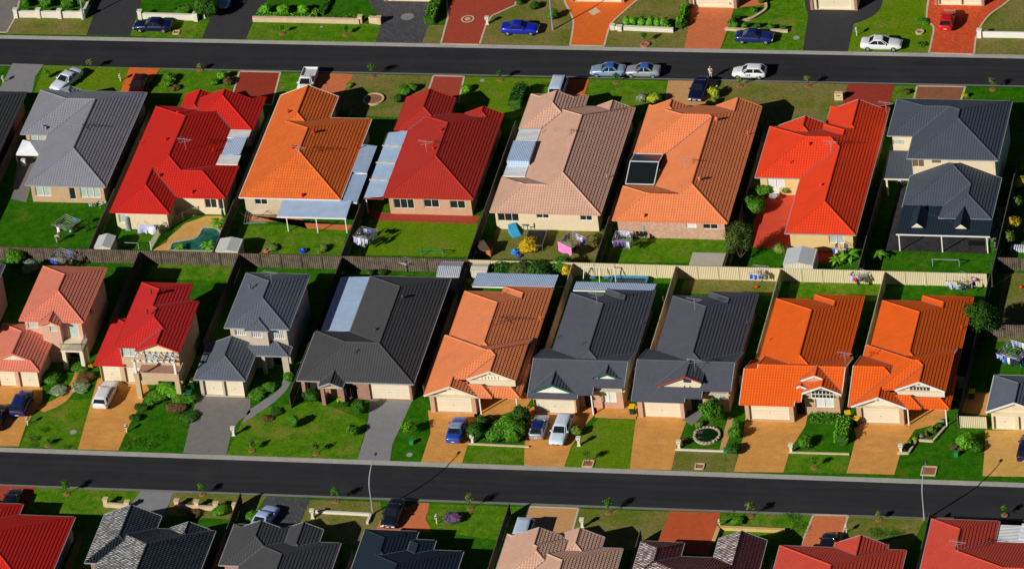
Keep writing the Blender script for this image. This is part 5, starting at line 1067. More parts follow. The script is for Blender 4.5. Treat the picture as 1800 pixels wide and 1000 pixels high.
    for sg in (-1, 1):
        hl = MB(); q = st[-2]; x = q[0]*h; hl.box(x-.10, sg*w*.66-.17, q[2]-.16, x+.035, sg*w*.66+.17, q[2]-.02); hl.build('headlight', glassy('headlight_glass', (.75,.78,.8), .1), t)
        q = st[1]; x = q[0]*h; tl = MB(); tl.box(x-.03, sg*w*.7-.14, q[2]-.22, x+.06, sg*w*.7+.14, q[2]-.05); tl.build('taillight', plain('taillight_red', (.35,.01,.01), .3), t)
        mi = MB(); mi.box(xd*h-.42, sg*(bw+.02)-.02, belt-.04, xd*h-.30, sg*(bw+.02)+.16*sg if sg > 0 else sg*(bw+.02)+.02, belt+.10) if sg > 0 else mi.box(xd*h-.42, -(bw+.18), belt-.04, xd*h-.30, -(bw+.0), belt+.10); mi.build('side_mirror', pm, t)
    gb = MB(); q = st[-1]; gb.box(h*q[0]-.06, -.42, .42, h*q[0]+.02, .42, .54); gb.build('grille', BLK, t)
    for x in (h+.012, -h-.012): MB().box(x-.012, -.19, .5, x+.012, .19, .6).build('number_plate', plain('number_plate', (.65,.60,.35)), t)
    if kind == 'ute':
        tr = MB(); tr.box(-h*.97,-w*.93,.86,-.12*h,w*.93,.90); tr.build('tray', plain('tray_liner', (.5,.53,.56), .5), t); r = MB()
        for sg in (-1,1): r.box(-h*.97,sg*w*.95-.03,.86,-.1*h,sg*w*.95+.03,1.12)
        r.box(-h*.99,-w*.97,.86,-h*.96,w*.97,1.12); r.build('tray_side', pm, t)
    return t
NAVY = paint('paint_navy', (.004,.007,.045)); WPT = paint('paint_white', (.78,.80,.82)); COB = paint('paint_cobalt', (.008,.02,.42)); REDP = paint('paint_red', (.58,.012,.010)); SILB = paint('paint_silver_blue', (.30,.42,.62), .3)
SIL = paint('paint_silver', (.42,.46,.52), .4); BLKP = paint('paint_black', (.008,.010,.022)); BLU = paint('paint_blue', (.02,.07,.38)); LAV = paint('paint_lavender', (.40,.50,.82)); PBL = paint('paint_pale_blue', (.52,.64,.80)); MAR = paint('paint_maroon', (.035,.004,.005)); BLR = paint('paint_sky_reflection', (.04,.12,.42)); WB = paint('paint_blueish_white', (.62,.70,.82)); DBL = paint('paint_dark_blue', (.008,.022,.14))  # roof blue of the kerbside pair is the sky's reflection put into paint
X_, Xm, Y_, Ym = 0, pi, pi/2, -pi/2
cm = car_mesh
cm('sedan', NAVY, 4.7, 1.8, 'car', 'navy blue sedan parked on the verge below the white wall, top left', 270, 52, Xm)
cm('sedan', SILB, 4.5, 1.75, 'car', 'silver blue car on the driveway at the top edge left of clipped hedges', 397, 3, Ym)
cm('sedan', COB, 4.5, 1.76, 'car', 'cobalt blue sedan parked on the dry verge right of the red paving', 915, 57, X_)
cm('hatch', REDP, 4.1, 1.7, 'car', 'bright red car on terracotta herringbone driveway', 1666, 42, Y_)
cm('sedan', DBL, 4.55, 1.75, 'car', 'dark blue sedan on the verge below the topiary balls', 1327, 72, X_)
cm('sedan', WPT, 4.85, 1.82, 'car', 'white sedan parked on the verge right of the black driveway', 1550, 84, X_)
cm('sedan', SILB, 4.15, 1.68, 'car', 'pale blue sedan with sky reflection painted on roof, at the kerb, left of the pair', 1070, 131, Xm, BLR, -.1)
cm('sedan', SIL, 4.15, 1.68, 'car', 'silver sedan with sky reflection painted on roof, at the kerb, right of the pair', 1131, 132, Xm, BLR, -.1)
cm('hatch', WPT, 4.0, 1.66, 'car', 'white hatchback with dark door lettering parked on the road', 1318, 134, Xm, None, -.1)
cm('sedan', NAVY, 4.6, 1.78, 'car', 'navy sedan on the sandy driveway beside the pedestrian', 1229, 164, Ym-.06)
cm('sedan', WB, 4.6, 1.76, 'car', 'white sedan parked at an angle on the lawn above the slate grey roof', 118, 148, Ym-.45)
cm('hatch', MAR, 3.9, 1.7, 'car', 'dark maroon car in shade on the orange driveway', 244, 158, Ym)
cm('ute', WPT, 4.8, 1.8, 'utility_truck', 'white utility with open tray behind the orange roof apex', 541, 151, Ym)
cm('van', PBL, 4.4, 1.7, 'van', 'pale blue van half hidden behind the dusty pink roof', 983, 163, Y_)
cm('suv', DBL, 4.5, 1.78, 'car', 'dark blue four wheel drive on the first ochre driveway', 40, 716, Y_)
cm('sedan', BLKP, 4.6, 1.78, 'car', 'black car mostly cut off by the left edge on ochre paving', -4, 740, Y_)
cm('wagon', WPT, 4.85, 1.8, 'car', 'white station wagon on the driveway under the brick balcony', 187, 700, Y_-.04)
cm('sedan', BLU, 4.5, 1.74, 'car', 'mid blue sedan with silver blue roof on the driveway left of dense shrubs', 804, 762, Y_, SILB)
cm('hatch', SIL, 4.1, 1.68, 'car', 'silver blue hatchback against the garage beside the white wagon', 949, 757, Y_, DBL)
cm('wagon', WB, 4.9, 1.82, 'car', 'pale white station wagon facing the road beside bright lawn', 987, 764, Ym-.05)
cm('suv', NAVY, 4.5, 1.78, 'car', 'navy car cut off by the right edge on the yellow driveway', 1806, 795, Y_)
cm('sedan', BLKP, 4.6, 1.8, 'car', 'glossy black sedan with bright headlights below the lower road', 692, 910, Ym-.06)
cm('sedan', LAV, 4.4, 1.74, 'car', 'lavender blue car behind the bottom charcoal roof', 466, 918, Y_-.25)
cm('van', PBL, 4.6, 1.75, 'van', 'pale blue van behind the bottom dusty pink roof', 922, 943, Y_)
cm('hatch', BLKP, 4.2, 1.7, 'car', 'dark car in shade behind the bottom brick red roof', 1456, 965, Y_)
cm('hatch', BLKP, 4.2, 1.7, 'car', 'dark car in the shade of the bottom left driveway', 22, 888, Y_)
def sign_text(txt, loc, rot, size, mat, par, name='lettering'):
    cu = bpy.data.curves.new(name, 'FONT'); cu.body = txt; cu.size = size; cu.align_x = 'CENTER'; cu.align_y = 'CENTER'; cu.extrude = .004
    tmp = bpy.data.objects.new('tmp', cu); C.objects.link(tmp); bpy.context.view_layer.update()
    me = bpy.data.meshes.new_from_object(tmp.evaluated_get(bpy.context.evaluated_depsgraph_get())); bpy.data.objects.remove(tmp); me.materials.clear(); me.materials.append(mat)
    o = bpy.data.objects.new(name, me); C.objects.link(o); o.parent = par; o.location = loc; o.rotation_euler = rot; return o
wh = hs('white hatchback'); 
m = MB()
for x, z, w_, h_ in ((.1,.62,.22,.16),(-.15,.66,.16,.2),(.34,.70,.1,.1)): m.box(x-w_/2, .835, z-h_/2, x+w_/2, .842, z+h_/2)
m.build('door_decal', plain('decal_grey', (.12,.14,.2)), wh)
# ------------------------------------------------------------------ street lamps
LMP = plain('galvanised_steel', (.50,.53,.58), .4, .05, metal=.5)
def lamp(u, v, label, Z=5.9, reach=2.6, dx=.35):
    p = P(u, v, 0); t = thing('street_lamp', label, 'street lamp', (p.x, p.y, 0), 0, 'street lamps'); m = MB(); pts = []
    for z in (0, 1.2, 2.4, 3.4): pts.append(Vector((0,0,z)))
    for i in range(1, 9): a = i/8; pts.append(Vector((dx*a*a, reach*a**1.7, 3.4+(Z-3.4)*(1-(1-a)**1.5))))
    for i in range(len(pts)-1): f = i/len(pts); m.cyl(pts[i], pts[i+1], .095-.055*f, .095-.055*(f+.08), 7, False)
    m.build('pole', LMP, t); MB().cyl((0,0,0),(0,0,.9),.12,.11,8).build('base', LMP, t); e = pts[-1]
    hd = MB(); hd.ball((e.x,e.y+.2,e.z),.26,(.6,1.25,.42),8,5); hd.build('lamp_head', DKT, t); return t
lamp(656, 903, 'curved street lamp at the L shaped kerb wall, left one below the lower road'); lamp(1625, 913, 'curved street lamp beside the bottom right red roof', 5.7, 2.3, .2)
lamp(972, 53, 'street lamp on the dry verge left of the orange driveway', 5.9, 2.5); lamp(147, 35, 'street lamp at the corner of the white pillared wall', 5.9, 2.5)
# ------------------------------------------------------------------ mailboxes, bins, small things
def mailbox(u, v, label, h=1.0, k=0, mat=None):
    p = P(u, v, 0); t = thing('mailbox', label, 'mailbox', (p.x, p.y, 0), 0, 'mailboxes'); mat = mat or OFFW; m = MB()
    if k == 0: m.box(-.2,-.16,0,.2,.16,.12).box(-.13,-.11,.12,.13,.11,h*.72); m.build('pillar', mat, t); m = MB(); m.box(-.22,-.19,h*.72,.22,.19,h).box(-.26,-.22,h,.26,.22,h+.05); m.build('box', mat, t)
    else: m.box(-.045,-.045,0,.045,.045,h*.7); m.build('post', mat, t); m = MB(); m.box(-.13,-.2,h*.7,.13,.2,h*.95); m.cyl((0,-.2,h*.95),(0,.2,h*.95),.13,.13,8); m.build('box', mat, t)
    MB().box(-.09,-.235,h*.82,.09,-.2,h*.87).build('slot', BLK, t); return t
ms = [(1018,783,'on the bright lawn beside the pale white wagon',1.1,0),(831,779,'beside the dense shrub bed',1.1,0),(1194,788,'left of the pond garden',1.0,0),(1391,795,'at the corner of the ochre drive before the round bush',1.1,0),(1584,796,'at the tip of the rockery bed',1.1,0),(1024,926,'on the lawn right of the sandy driveway',1.1,0),
 (857,43,'at the corner of the red paved drive',1.0,0),(1506,63,'on the bright lawn above the white sedan',1.0,1),(49,747,'beside the first ochre driveway',1.0,1),(223,760,'beside the second ochre driveway',1.0,1),(411,765,'beside the stained concrete driveway',1.1,0),(212,143,'on the lawn left of the orange drive',.9,1),(1265,925,'at the corner of the ochre wall',.8,1),(1488,936,'right of the bottom salmon drive',.9,1),(550,910,'at the left end of the L shaped wall',1.1,0),(768,920,'beside the purple flowering bush',1.1,1),(6,145,'at the left edge on lush grass',.8,1),(1261,163,'above the lime bush beside the navy sedan',.8,1),(359,32,'at the right end of the white wall',.9,0)]
for u, v, s, h_, k in ms: mailbox(u, v, 'pale letterbox '+s, h_, k)
p = P(1475, 175, 0); t = thing('mailbox', 'wide sandstone block letterbox beside the dark red driveway', 'mailbox', (p.x,p.y,0)); MB().box(-.5,-.25,0,.5,.25,.95).build('pillar', SAND, t); MB().box(-.2,-.27,.6,.2,-.25,.72).build('slot', REDT, t)
p = P(1468, 50+0, 0)
def bin_(u, v, label, lid=(.80,.50,.01), body=(.01,.05,.02), rz=0):
    p = P(u, v, 0); t = thing('wheelie_bin', label, 'bin', (p.x,p.y,0), rz, 'wheelie bins'); m = MB(); m.add([(-.23,-.25,.08),(.23,-.25,.08),(.23,.25,.08),(-.23,.25,.08),(-.29,-.33,.98),(.29,-.33,.98),(.29,.33,.98),(-.29,.33,.98)], [(0,3,2,1),(0,1,5,4),(1,2,6,5),(2,3,7,6),(3,0,4,7)])
    m.build('bin_body', plain('bin_green', body, .5), t); l = MB(); l.add([(-.32,-.37,.97),(.32,-.37,.97),(.32,.36,1.0),(-.32,.36,1.0),(-.3,-.34,1.03),(.3,-.34,1.03),(.3,.33,1.09),(-.3,.33,1.09)], [(0,3,2,1),(4,5,6,7),(0,1,5,4),(1,2,6,5),(2,3,7,6),(3,0,4,7)]); l.build('lid', plain('bin_lid%s' % (lid,), lid, .5), t)
    for s in (-1, 1): MB().cyl((s*.2,.27,.1),(s*.27,.27,.1),.1,.1,10).build('wheel', RUB, t)
    return t
bin_(1112,727,'yellow lidded bin by the side passage of the green gabled house'); bin_(1491,738,'yellow lidded bin in the shade left of the last ochre garage',rz=.3); bin_(1506,748,'yellow lidded bin lying near the bright hedge column',rz=1.2); bin_(1709,700,'yellow lidded bin in the dark side passage of the potted porch house'); bin_(341,680,'yellow lidded bin in the shade right of the brick balcony'); bin_(301,683,'dark green bin under the balcony beside the pillar',(.01,.06,.03)); bin_(334,702,'green bin beside the concrete drive hedge bed',(.01,.10,.07)); bin_(322,667,'yellow lidded bin against the wall of the deep red roofed house')
for u, v, s in ((724,780,'on the narrow lawn strip'),(1681,801,'below the pinkish bush'),(1276,795,'at the pond garden corner')):
    p = P(u, v, 0); t = thing('service_box', 'small green service box '+s, 'utility box', (p.x,p.y,0)); MB().box(-.22,-.2,0,.22,.2,.5).build('box', plain('service_green',(.01,.24,.06)), t); MB().box(-.25,-.23,.5,.25,.23,.56).build('lid', plain('service_green',(.01,.24,.06)), t)
p = P(1634,830,0)
for u, v, s, w_ in ((1034,815,'on the lawn by the kerb below the bright lawn sapling',.55),(1633,828,'beside the top of the right street lamp',.75),(1230,820,'on dry grass below the pond garden',.45),(310,58,'beside the navy parked sedan',.35)):
    p = P(u, v, 0); m = MB()
    t = thing('pit_frame', 'square timber framed pit '+s, 'pit', (p.x,p.y,0))
    for a in ((-1,-1,1,-1),(1,-1,1,1),(1,1,-1,1),(-1,1,-1,-1)): m.bar((a[0]*w_,a[1]*w_,.06),(a[2]*w_,a[3]*w_,.06),.14,.12)
    m.build('frame', SAND, t); MB().box(-w_+.08,-w_+.08,.01,w_-.08,w_-.08,.05).build('fill', SOIL, t)
for u, v, r in ((720,799,.35),(848,142,.3),(129,759,.4),(1400,67,.4),(565,48,.2)): 
    p = P(u, v, 0); tag(MB().cyl((p.x,p.y,.004),(p.x,p.y,.03),r,r,14).build('manhole_cover', CONC), {720:'round concrete cover on the narrow lawn strip',848:'small round cover on the bright upper lawn',129:'pale flat cover on the first front lawn',1400:'pale cover on the lawn left of the black driveway',565:'small cover on the verge below the peach wall'}[u], 'cover')
# raised beds and rings
def ring(u, v, r, label, mat=SAND, fill=SOIL, h=.2, sy=1., ry=None):
    p = P(u, v, 0); t = thing('garden_ring', label, 'garden bed', (p.x,p.y,0)); m = MB(); n = 22
    for i in range(n): a, b = 2*pi*i/n, 2*pi*(i+1)/n; m.bar((r*cos(a),r*sy*sin(a),h/2),(r*cos(b),r*sy*sin(b),h/2),.22,h)
    m.build('edging', mat, t); d = MB(); d.poly([(r*.97*cos(2*pi*i/n),r*.97*sy*sin(2*pi*i/n),h*.7) for i in range(n)]); d.build('fill', fill, t); return t
ring(657,176,1.15,'round brick edged flower bed on the dry lawn between orange and crimson roofs'); ring(1134,80,.45,'terracotta ring round the sapling below the round hedge row',plain('terracotta',(.50,.20,.10))); ring(1617,58,.4,'small stone ring on the bright lawn right of the white sedan'); 
po = ring(1243,767,1.35,'round stone edged pond in the garden before the slate roof',plain('pond_stone',(.42,.33,.25),var=.35,scale=5),glassy('pond_water',(.004,.02,.006),.05),.25,1.05)
m = MB()
for i in range(22): a = i*.2856; m.ball((1.38*cos(a),1.42*sin(a),.22),random.uniform(.12,.22),(1,1,.8),6,4,.2)
m.build('stones', plain('pond_stone',(.42,.33,.25),var=.35,scale=5), po)
flat('path', DW_SD, [(1265,790),(1273,791),(1283,765),(1290,735),(1280,733),(1272,760)], .016)

# concrete slab, trampoline, sheds
def shed(x0, y0, x1, y1, label, wallm, roofm, h=1.8, rise=.45, axis='y'):
    cx, cy = (x0+x1)/2, (y0+y1)/2; a, b = (x1-x0)/2, (y1-y0)/2; t = thing('garden_shed', label, 'shed', (cx,cy,0)); m = MB(); m.box(-a,-b,0,a,b,h)
    if axis == 'y': m.poly([(-a,-b,h),(a,-b,h),(0,-b,h+rise-.02)]); m.poly([(a,b,h),(-a,b,h),(0,b,h+rise-.02)])
    m.build('wall', wallm, t); r = MB(); o = .07
    if axis == 'y': r.add([(-a-o,-b-o,h-.04),(0,-b-o,h+rise),(a+o,-b-o,h-.04),(a+o,b+o,h-.04),(0,b+o,h+rise),(-a-o,b+o,h-.04)], [(0,1,4,5),(1,2,3,4)])
    else: r.add([(-a-o,-b-o,h-.04),(a+o,-b-o,h-.04),(a+o,0,h+rise),(-a-o,0,h+rise),(a+o,b+o,h-.04),(-a-o,b+o,h-.04)], [(0,1,2,3),(3,2,4,5)])
    r.build('roof', roofm, t); d = MB(); d.box(-a*.5,-b-.02,.05,a*.35,-b-.003,h-.12); d.build('door', wallm, t); return t
SHC = ribbed('shed_cream_sheet', (.66,.62,.50), .18, .014, 0, .5, var=.05); SHR = ribbed('shed_roof_sheet', (.60,.63,.62), .18, .016, 0, .4, var=.06)
def bx(u0, v0, u1, v1): a = P(u0, v0); b = P(u1, v1); return a.x, a.y, b.x, b.y
shed(-50+.9,2.5,-47.2,4.9,'small cream shed with ribbed roof by the timber fence left of the pool yard',SHC,SHR,1.75,.3)
shed(-35.0+.2,2.5,-32.2,5.0,'pale ribbed shed at the fence right of the pool',SHC,SHR,1.7,.25); shed(30.6,2.5,33.9,5.6,'large pale grey garden shed on the cream fence line',SHC,plain('grey_shed_roof',(.52,.56,.58),.5,.05),2.0,.35)
shed(-8.1,-1.6,-5.6,1.3,'ribbed silver and cream shed behind the dark charcoal roof',SHC,ribbed('shed_blue_sheet',(.42,.46,.54),.22,.03,0,.4),2.0,.4,'x'); shed(-4.5,-.2,-2.7,1.2,'small cream locker shed below the thicket corner',SHC,SHC,1.9,.1,'x')
p0, p1 = P(1218,462), P(1275,440); tag(MB().box(19.4,4.3,.02,23.2,7.0,.14).build('concrete_slab', plain('slab_stone',(.45,.42,.34),.9,.08,2.)), 'bare rectangular concrete slab in the lawn corner', 'slab')
p = P(942,428); t = thing('trampoline', 'rectangular black trampoline in the brown yard', 'trampoline', (p.x,p.y,0)); m = MB()
for a in ((-1,-1,1,-1),(1,-1,1,1),(1,1,-1,1),(-1,1,-1,-1)): m.bar((a[0]*1.1,a[1]*1.5,.8),(a[2]*1.1,a[3]*1.5,.8),.08)
for a in ((-1,-1),(1,-1),(1,1),(-1,1)): m.bar((a[0]*1.1,a[1]*1.5,0),(a[0]*1.1,a[1]*1.5,.8),.06)
m.build('frame', METAL, t); MB().box(-1.02,-1.42,.78,1.02,1.42,.8).build('mat', BLK, t)
p = P(853,446); t = thing('cubby_house', 'small orange brown timber cubby with dark roof', 'cubby', (p.x,p.y,0)); MB().box(-.8,-.7,0,.8,.7,1.1).build('wall', plain('cubby_orange',(.55,.20,.05)), t); MB().add([(-.95,-.85,1.05),(.95,-.85,1.05),(.95,.85,1.05),(-.95,.85,1.05),(0,0,1.9)], [(0,1,4),(1,2,4),(2,3,4),(3,0,4)]).build('roof', plain('cubby_roof',(.06,.035,.02)), t); MB().box(-.3,-.73,.1,.3,-.7,.9).build('door', DARKV, t)
def frame_thing(name, label, cat, u, v, segs, w_, mat, rz=0, group=None):
    p = P(u, v); t = thing(name, label, cat, (p.x,p.y,0), rz, group); m = MB()
    for a, b in segs: m.bar(a, b, w_)
    m.build('frame', mat, t); return t
GM = plain('green_metal',(.02,.28,.08),.5)
t = frame_thing('goal_frame','low green goal frame with net on the bright lawn','goal',760,452,[((-1.3,0,0),(-1.3,0,1.0)),((-1.3,0,1.0),(1.3,0,1.0)),((1.3,0,1.0),(1.3,0,0)),((-1.3,0,1.0),(-1.3,.9,0)),((1.3,0,1.0),(1.3,.9,0)),((-1.3,.9,0),(1.3,.9,0))],.06,GM)
frame_thing('goal_frame','low grey metal goal frame before the dark tiled verandah','goal',1663,468,[((-1.5,0,0),(-1.5,0,.9)),((-1.5,0,.9),(1.5,0,.9)),((1.5,0,.9),(1.5,0,0)),((1.5,0,.9),(1.5,.6,0)),((-1.5,0,.9),(-1.5,.6,0))],.07,plain('goal_grey',(.3,.32,.3)))
frame_thing('goal_frame','low pale goal frame left of the pool fence','goal',225,438,[((-1.3,0,0),(-1.3,0,.9)),((-1.3,0,.9),(1.3,0,.9)),((1.3,0,.9),(1.3,0,0))],.06,plain('goal_grey',(.3,.32,.3)))
t = frame_thing('swing_set','white framed swing set behind the cream metal fence','swing set',1056,494,[((-1.9,-.7,0),(-1.7,0,1.9)),((-1.9,.7,0),(-1.7,0,1.9)),((1.9,-.7,0),(1.7,0,1.9)),((1.9,.7,0),(1.7,0,1.9)),((-1.7,0,1.9),(1.7,0,1.9)),((0,-.7,0),(0,0,1.9))],.07,WHITE)
for x in (-.9,.7):
    m = MB(); m.bar((x-.2,0,1.9),(x-.2,0,.5),.025); m.bar((x+.2,0,1.9),(x+.2,0,.5),.025); s = m.build('swing', METAL, t); MB().box(x-.28,-.18,.45,x+.28,.18,.55).build('seat', plain('seat_blue',(.03,.2,.5)), s)
t = frame_thing('splash_pool','rectangular blue framed splash pool beside the swing set','pool',1106,499,[((-2,-.8,.4),(2,-.8,.4)),((2,-.8,.4),(2,.8,.4)),((2,.8,.4),(-2,.8,.4)),((-2,.8,.4),(-2,-.8,.4))],.2,plain('pool_blue',(.04,.25,.42))); MB().box(-1.9,-.7,.02,1.9,.7,.3).build('water', glassy('splash_water',(.01,.03,.05)), t); 
def ball_toy(u, v, label, c1, c2, r=.35):
    r *= .75
    p = P(u, v); t = thing('toy', label, 'toy', (p.x,p.y,0)); MB().lathe([(r*.6,0),(r,.1),(r*1.05,r*.7),(r*.8,r*.75)], n=12).build('tub', plain('toy_%s' % (c1,), c1, .4), t); MB().ball((0,0,r*.8),r*.5,n=8).build('handle', plain('toy_%s' % (c2,), c2, .4), t)
ball_toy(469,443,'orange and blue plastic ride on toy at the timber fence',(.75,.15,.01),(.02,.08,.6),.5); ball_toy(533,443,'blue plastic paddling tub toy at the timber fence',(.01,.06,.6),(.03,.15,.7),.55); ball_toy(905,445,'bright blue paddling bowl left of the golden shrub',(.03,.28,.75),(.03,.3,.8),.6); ball_toy(911,452,'violet blue plastic toy below the paddling bowl',(.12,.1,.55),(.1,.1,.5),.45); ball_toy(1330,506,'red plastic toy behind the slate shingle roof',(.7,.03,.02),(.6,.1,.02),.3); ball_toy(1795,506,'small red cone toy at the right edge yard',(.8,.06,.01),(.8,.1,.02),.3)
# patio furniture
def table_set(u, v, label, col, rz=0):
    p = P(u, v); t = thing('outdoor_table', label, 'table', (p.x,p.y,0), rz); cm_ = plain('furn_%s' % (col,), col, .5); MB().cyl((0,0,.7),(0,0,.74),.5,.5,14).build('tabletop', cm_, t)
    for i in range(4): a = i*pi/2+.7; MB().cyl((.3*cos(a),.3*sin(a),0),(.3*cos(a),.3*sin(a),.7),.025,n=5).build('leg', cm_, t)
def chair(u, v, label, col, rz=0, group=None):
    p = P(u, v); t = thing('outdoor_chair', label, 'chair', (p.x,p.y,0), rz, group); cm_ = plain('furn_%s' % (col,), col, .5); MB().box(-.25,-.25,.4,.25,.25,.45).build('seat', cm_, t); MB().box(-.25,.22,.45,.25,.27,.95).build('backrest', cm_, t)
    for x in (-.22,.22):
        for y in (-.22,.22): MB().box(x-.02,y-.02,0,x+.02,y+.02,.4).build('leg', cm_, t)
table_set(925,402,'round dark glass outdoor table by the cream wall',(.10,.14,.12)); chair(915,402,'dark green outdoor chair left of the round table',(.08,.12,.10),.5); chair(936,403,'dark green outdoor chair right of the round table',(.08,.12,.10),-1.5)
m = None
p = P(905,412); t = thing('toddler_slide','bright blue plastic slide chair beside the round table','slide',(p.x,p.y,0),.6); MB().add([(-.5,-.7,.1),(.5,-.7,.1),(.5,.2,.5),(-.5,.2,.5),(.45,.7,1.1),(-.45,.7,1.1),(-.5,-.7,0),(.5,-.7,0),(.5,.7,0),(-.5,.7,0)], [(0,1,2,3),(3,2,4,5),(6,7,1,0),(7,8,4,2,1),(6,0,3,5,9),(8,9,5,4)]).build('slide_body', plain('slide_blue',(.05,.38,.68),.4), t)
p = P(1355,345); t = thing('bench','white slatted garden bench before the yellow wall','bench',(p.x,p.y,0)); m = MB()
for i in range(4): m.box(-1,-.25+i*.13,.42,1,-.15+i*.13,.46)
m.build('seat', WHITE, t); m = MB()
for i in range(4): m.box(-1,.27,.5+i*.12,1,.3,.58+i*.12)
m.build('backrest', WHITE, t)
for x in (-.95,.9): MB().box(x,-.25,0,x+.06,.3,.42).build('leg', WHITE, t)
table_set(1360,354,'grey outdoor table on the red paved yard',(.45,.45,.45)); chair(1580,322,'white folding chair with towel on the side verandah',(.6,.66,.75),.3); chair(1587,318,'second pale folding chair beside the towel chair',(.5,.55,.6),-.6)
p = P(1720,437); t = thing('outdoor_table','dark rectangular table on the tiled verandah','table',(p.x,p.y,0)); MB().box(-1.1,-.45,.7,1.1,.45,.75).build('tabletop', BLK, t)
for x in (-1,.95):
    for y in (-.4,.35): MB().box(x,y,0,x+.06,y+.06,.7).build('leg', BLK, t)
p = P(1427,436); t = thing('barbecue','dark barbecue trolley against the yellow back wall','barbecue',(p.x,p.y,0)); MB().box(-.6,-.3,.7,.6,.3,1.0).build('hood', plain('bbq_grey',(.12,.11,.10)), t); MB().box(-.75,-.3,.62,.75,.3,.7).build('shelf', WOOD, t)
for x in (-.6,.55):
    for y in (-.25,.2): MB().box(x,y,0,x+.05,y+.05,.62).build('leg', BLK, t)
for u, v, s in ((226,403,'against the cream wall beside the pool yard'),(1134,416,'against the mottled brick wall')):
    p = P(u, v); t = thing('water_tank','slim grey hot water tank '+s,'water heater',(p.x,p.y,0)); MB().cyl((0,0,.08),(0,0,1.7),.27,.27,14).ball((0,0,1.7),.27,(1,1,.4),12,4).build('tank', plain('tank_grey',(.30,.34,.36),.4), t); MB().box(-.3,-.3,0,.3,.3,.08).build('base', CONC, t)
p = P(1790,440); tag(MB().box(p.x-.9,p.y-.4,0,p.x+.7,p.y+.4,.5).build('striped_box', ribbed('striped_white',(.62,.64,.68),.25,.05,0)), 'white striped low box at the right fence corner', 'box')
p = P(394,392); t = thing('garden_umbrella','closed dark green umbrella at the pool fence','umbrella',(p.x,p.y,0)); MB().cyl((0,0,0),(0,0,2.3),.025,n=6).build('pole', METAL, t); MB().lathe([(.03,2.25),(.1,1.9),(.17,1.2),(.12,.9)][::-1], n=9).build('canopy', plain('umbrella_green',(.01,.07,.06)), t)
# shade tent
c = [P(28,271,2.1),P(68,272,2.1),P(80,247,2.2),P(40,246,2.2)]; t = thing('shade_tent','white pyramid shade tent at the left of the slate grey roofed house','tent',((c[0].x+c[2].x)/2,(c[0].y+c[2].y)/2,0)); o = Vector(t.location); c = [q-o for q in c]; ap = Vector((0,0,2.95)); m = MB()
for i in range(4): m.poly([c[i], c[(i+1)%4], ap]); 
for i in range(4): a, b = c[i], c[(i+1)%4]; m.poly([a-Vector((0,0,.22)), b-Vector((0,0,.22)), b, a])
m.build('canopy', plain('tent_white',(.74,.76,.82),.7), t)
for q in c: MB().cyl((q.x,q.y,0),q,.03,n=5).build('leg', METAL, t)
MB().box(-1.2,-.9,0,-.7,-.5,.9).build('side_flap', plain('tent_white',(.74,.76,.82),.7), t)
# ------------------------------------------------------------------ clotheslines with washing
def cloth(par, a, b, drop, mat, name='washing', sway=.12):
    a = Vector(a); b = Vector(b); m = MB(); n = 6; k = 4; nr = (b-a).cross(Vector((0,0,1))).normalized(); ph = random.uniform(0,6)
    for j in range(k+1):
        for i in range(n+1):
            f = i/n; g = j/k; q = a.lerp(b, f)-Vector((0,0,drop*g*(1+.06*sin(f*9+ph))))+nr*sway*g*sin(f*7+ph+g*2); m.v.append(tuple(q))
    for j in range(k):
        for i in range(n): s = j*(n+1)+i; m.f.append((s,s+1,s+n+2,s+n+1))
    return m.build(name, mat, par, smooth=True)
CL = [plain('cloth_'+n_, c_, .9, .15, 6.) for n_, c_ in (('white',(.75,.76,.82)),('blue',(.04,.10,.5)),('sky',(.25,.42,.75)),('red',(.55,.03,.04)),('dark',(.02,.02,.04)),('pink',(.80,.22,.55)),('purple',(.16,.08,.36)),('lilac',(.50,.46,.80)),('stripe',(.35,.40,.65)))]
CSTR = ribbed('cloth_striped', (.70,.70,.85), .16, .04, 0, .9, var=.3, dirt=(.10,.08,.35))
def hoist(u, v, label, items, r=1.5, h=1.9, rz=.5, seed=1):
    random.seed(seed); p = P(u, v); t = thing('rotary_clothesline', label, 'clothesline', (p.x,p.y,0), rz, 'rotary clotheslines'); MB().cyl((0,0,0),(0,0,h+.1),.035,n=6).build('pole', METAL, t); m = MB()
    for i in range(4): a = i*pi/2; m.bar((0,0,h-.25),(r*cos(a),r*sin(a),h),.035)
    m.build('arms', METAL, t); l = MB()
    for k in (.35,.6,.8,1):
        for i in range(4): a, b = i*pi/2, (i+1)*pi/2; l.bar((r*k*cos(a),r*k*sin(a),h-.25+.25*k),(r*k*cos(b),r*k*sin(b),h-.25+.25*k),.014)
    l.build('line', WHITE, t)
    for side, k, f0, f1, drop, mi in items:
        a, b = side*pi/2, (side+1)*pi/2; A = Vector((r*k*cos(a),r*k*sin(a),h-.25+.25*k)); D = Vector((r*k*cos(b),r*k*sin(b),h-.25+.25*k)); cloth(t, A.lerp(D,f0), A.lerp(D,f1), drop, CSTR if mi == 's' else CL[mi]) if mi == 5 else [cloth(t, A.lerp(D,f0+(f1-f0)*(q+.08)/n_), A.lerp(D,f0+(f1-f0)*(q+.92)/n_), drop*random.uniform(.4,1.05), (CSTR if mi == 's' else CL[mi]) if random.random() < .6 else random.choice(CL[:5]+[CL[7]])) for n_ in [max(1, int((f1-f0)*r*k*1.41/.38))] for q in range(n_)]
    return t
hoist(120,414,'rotary clothesline with dark washing on the lush lawn',[(2,1,.1,.5,.9,4),(3,.8,.2,.5,.7,0),(1,.8,.1,.9,.8,4),(0,1,.3,.6,.6,1),(2,.6,.2,.6,.7,4),(3,1,.5,.8,.6,2)],1.7,1.8,.3,3)
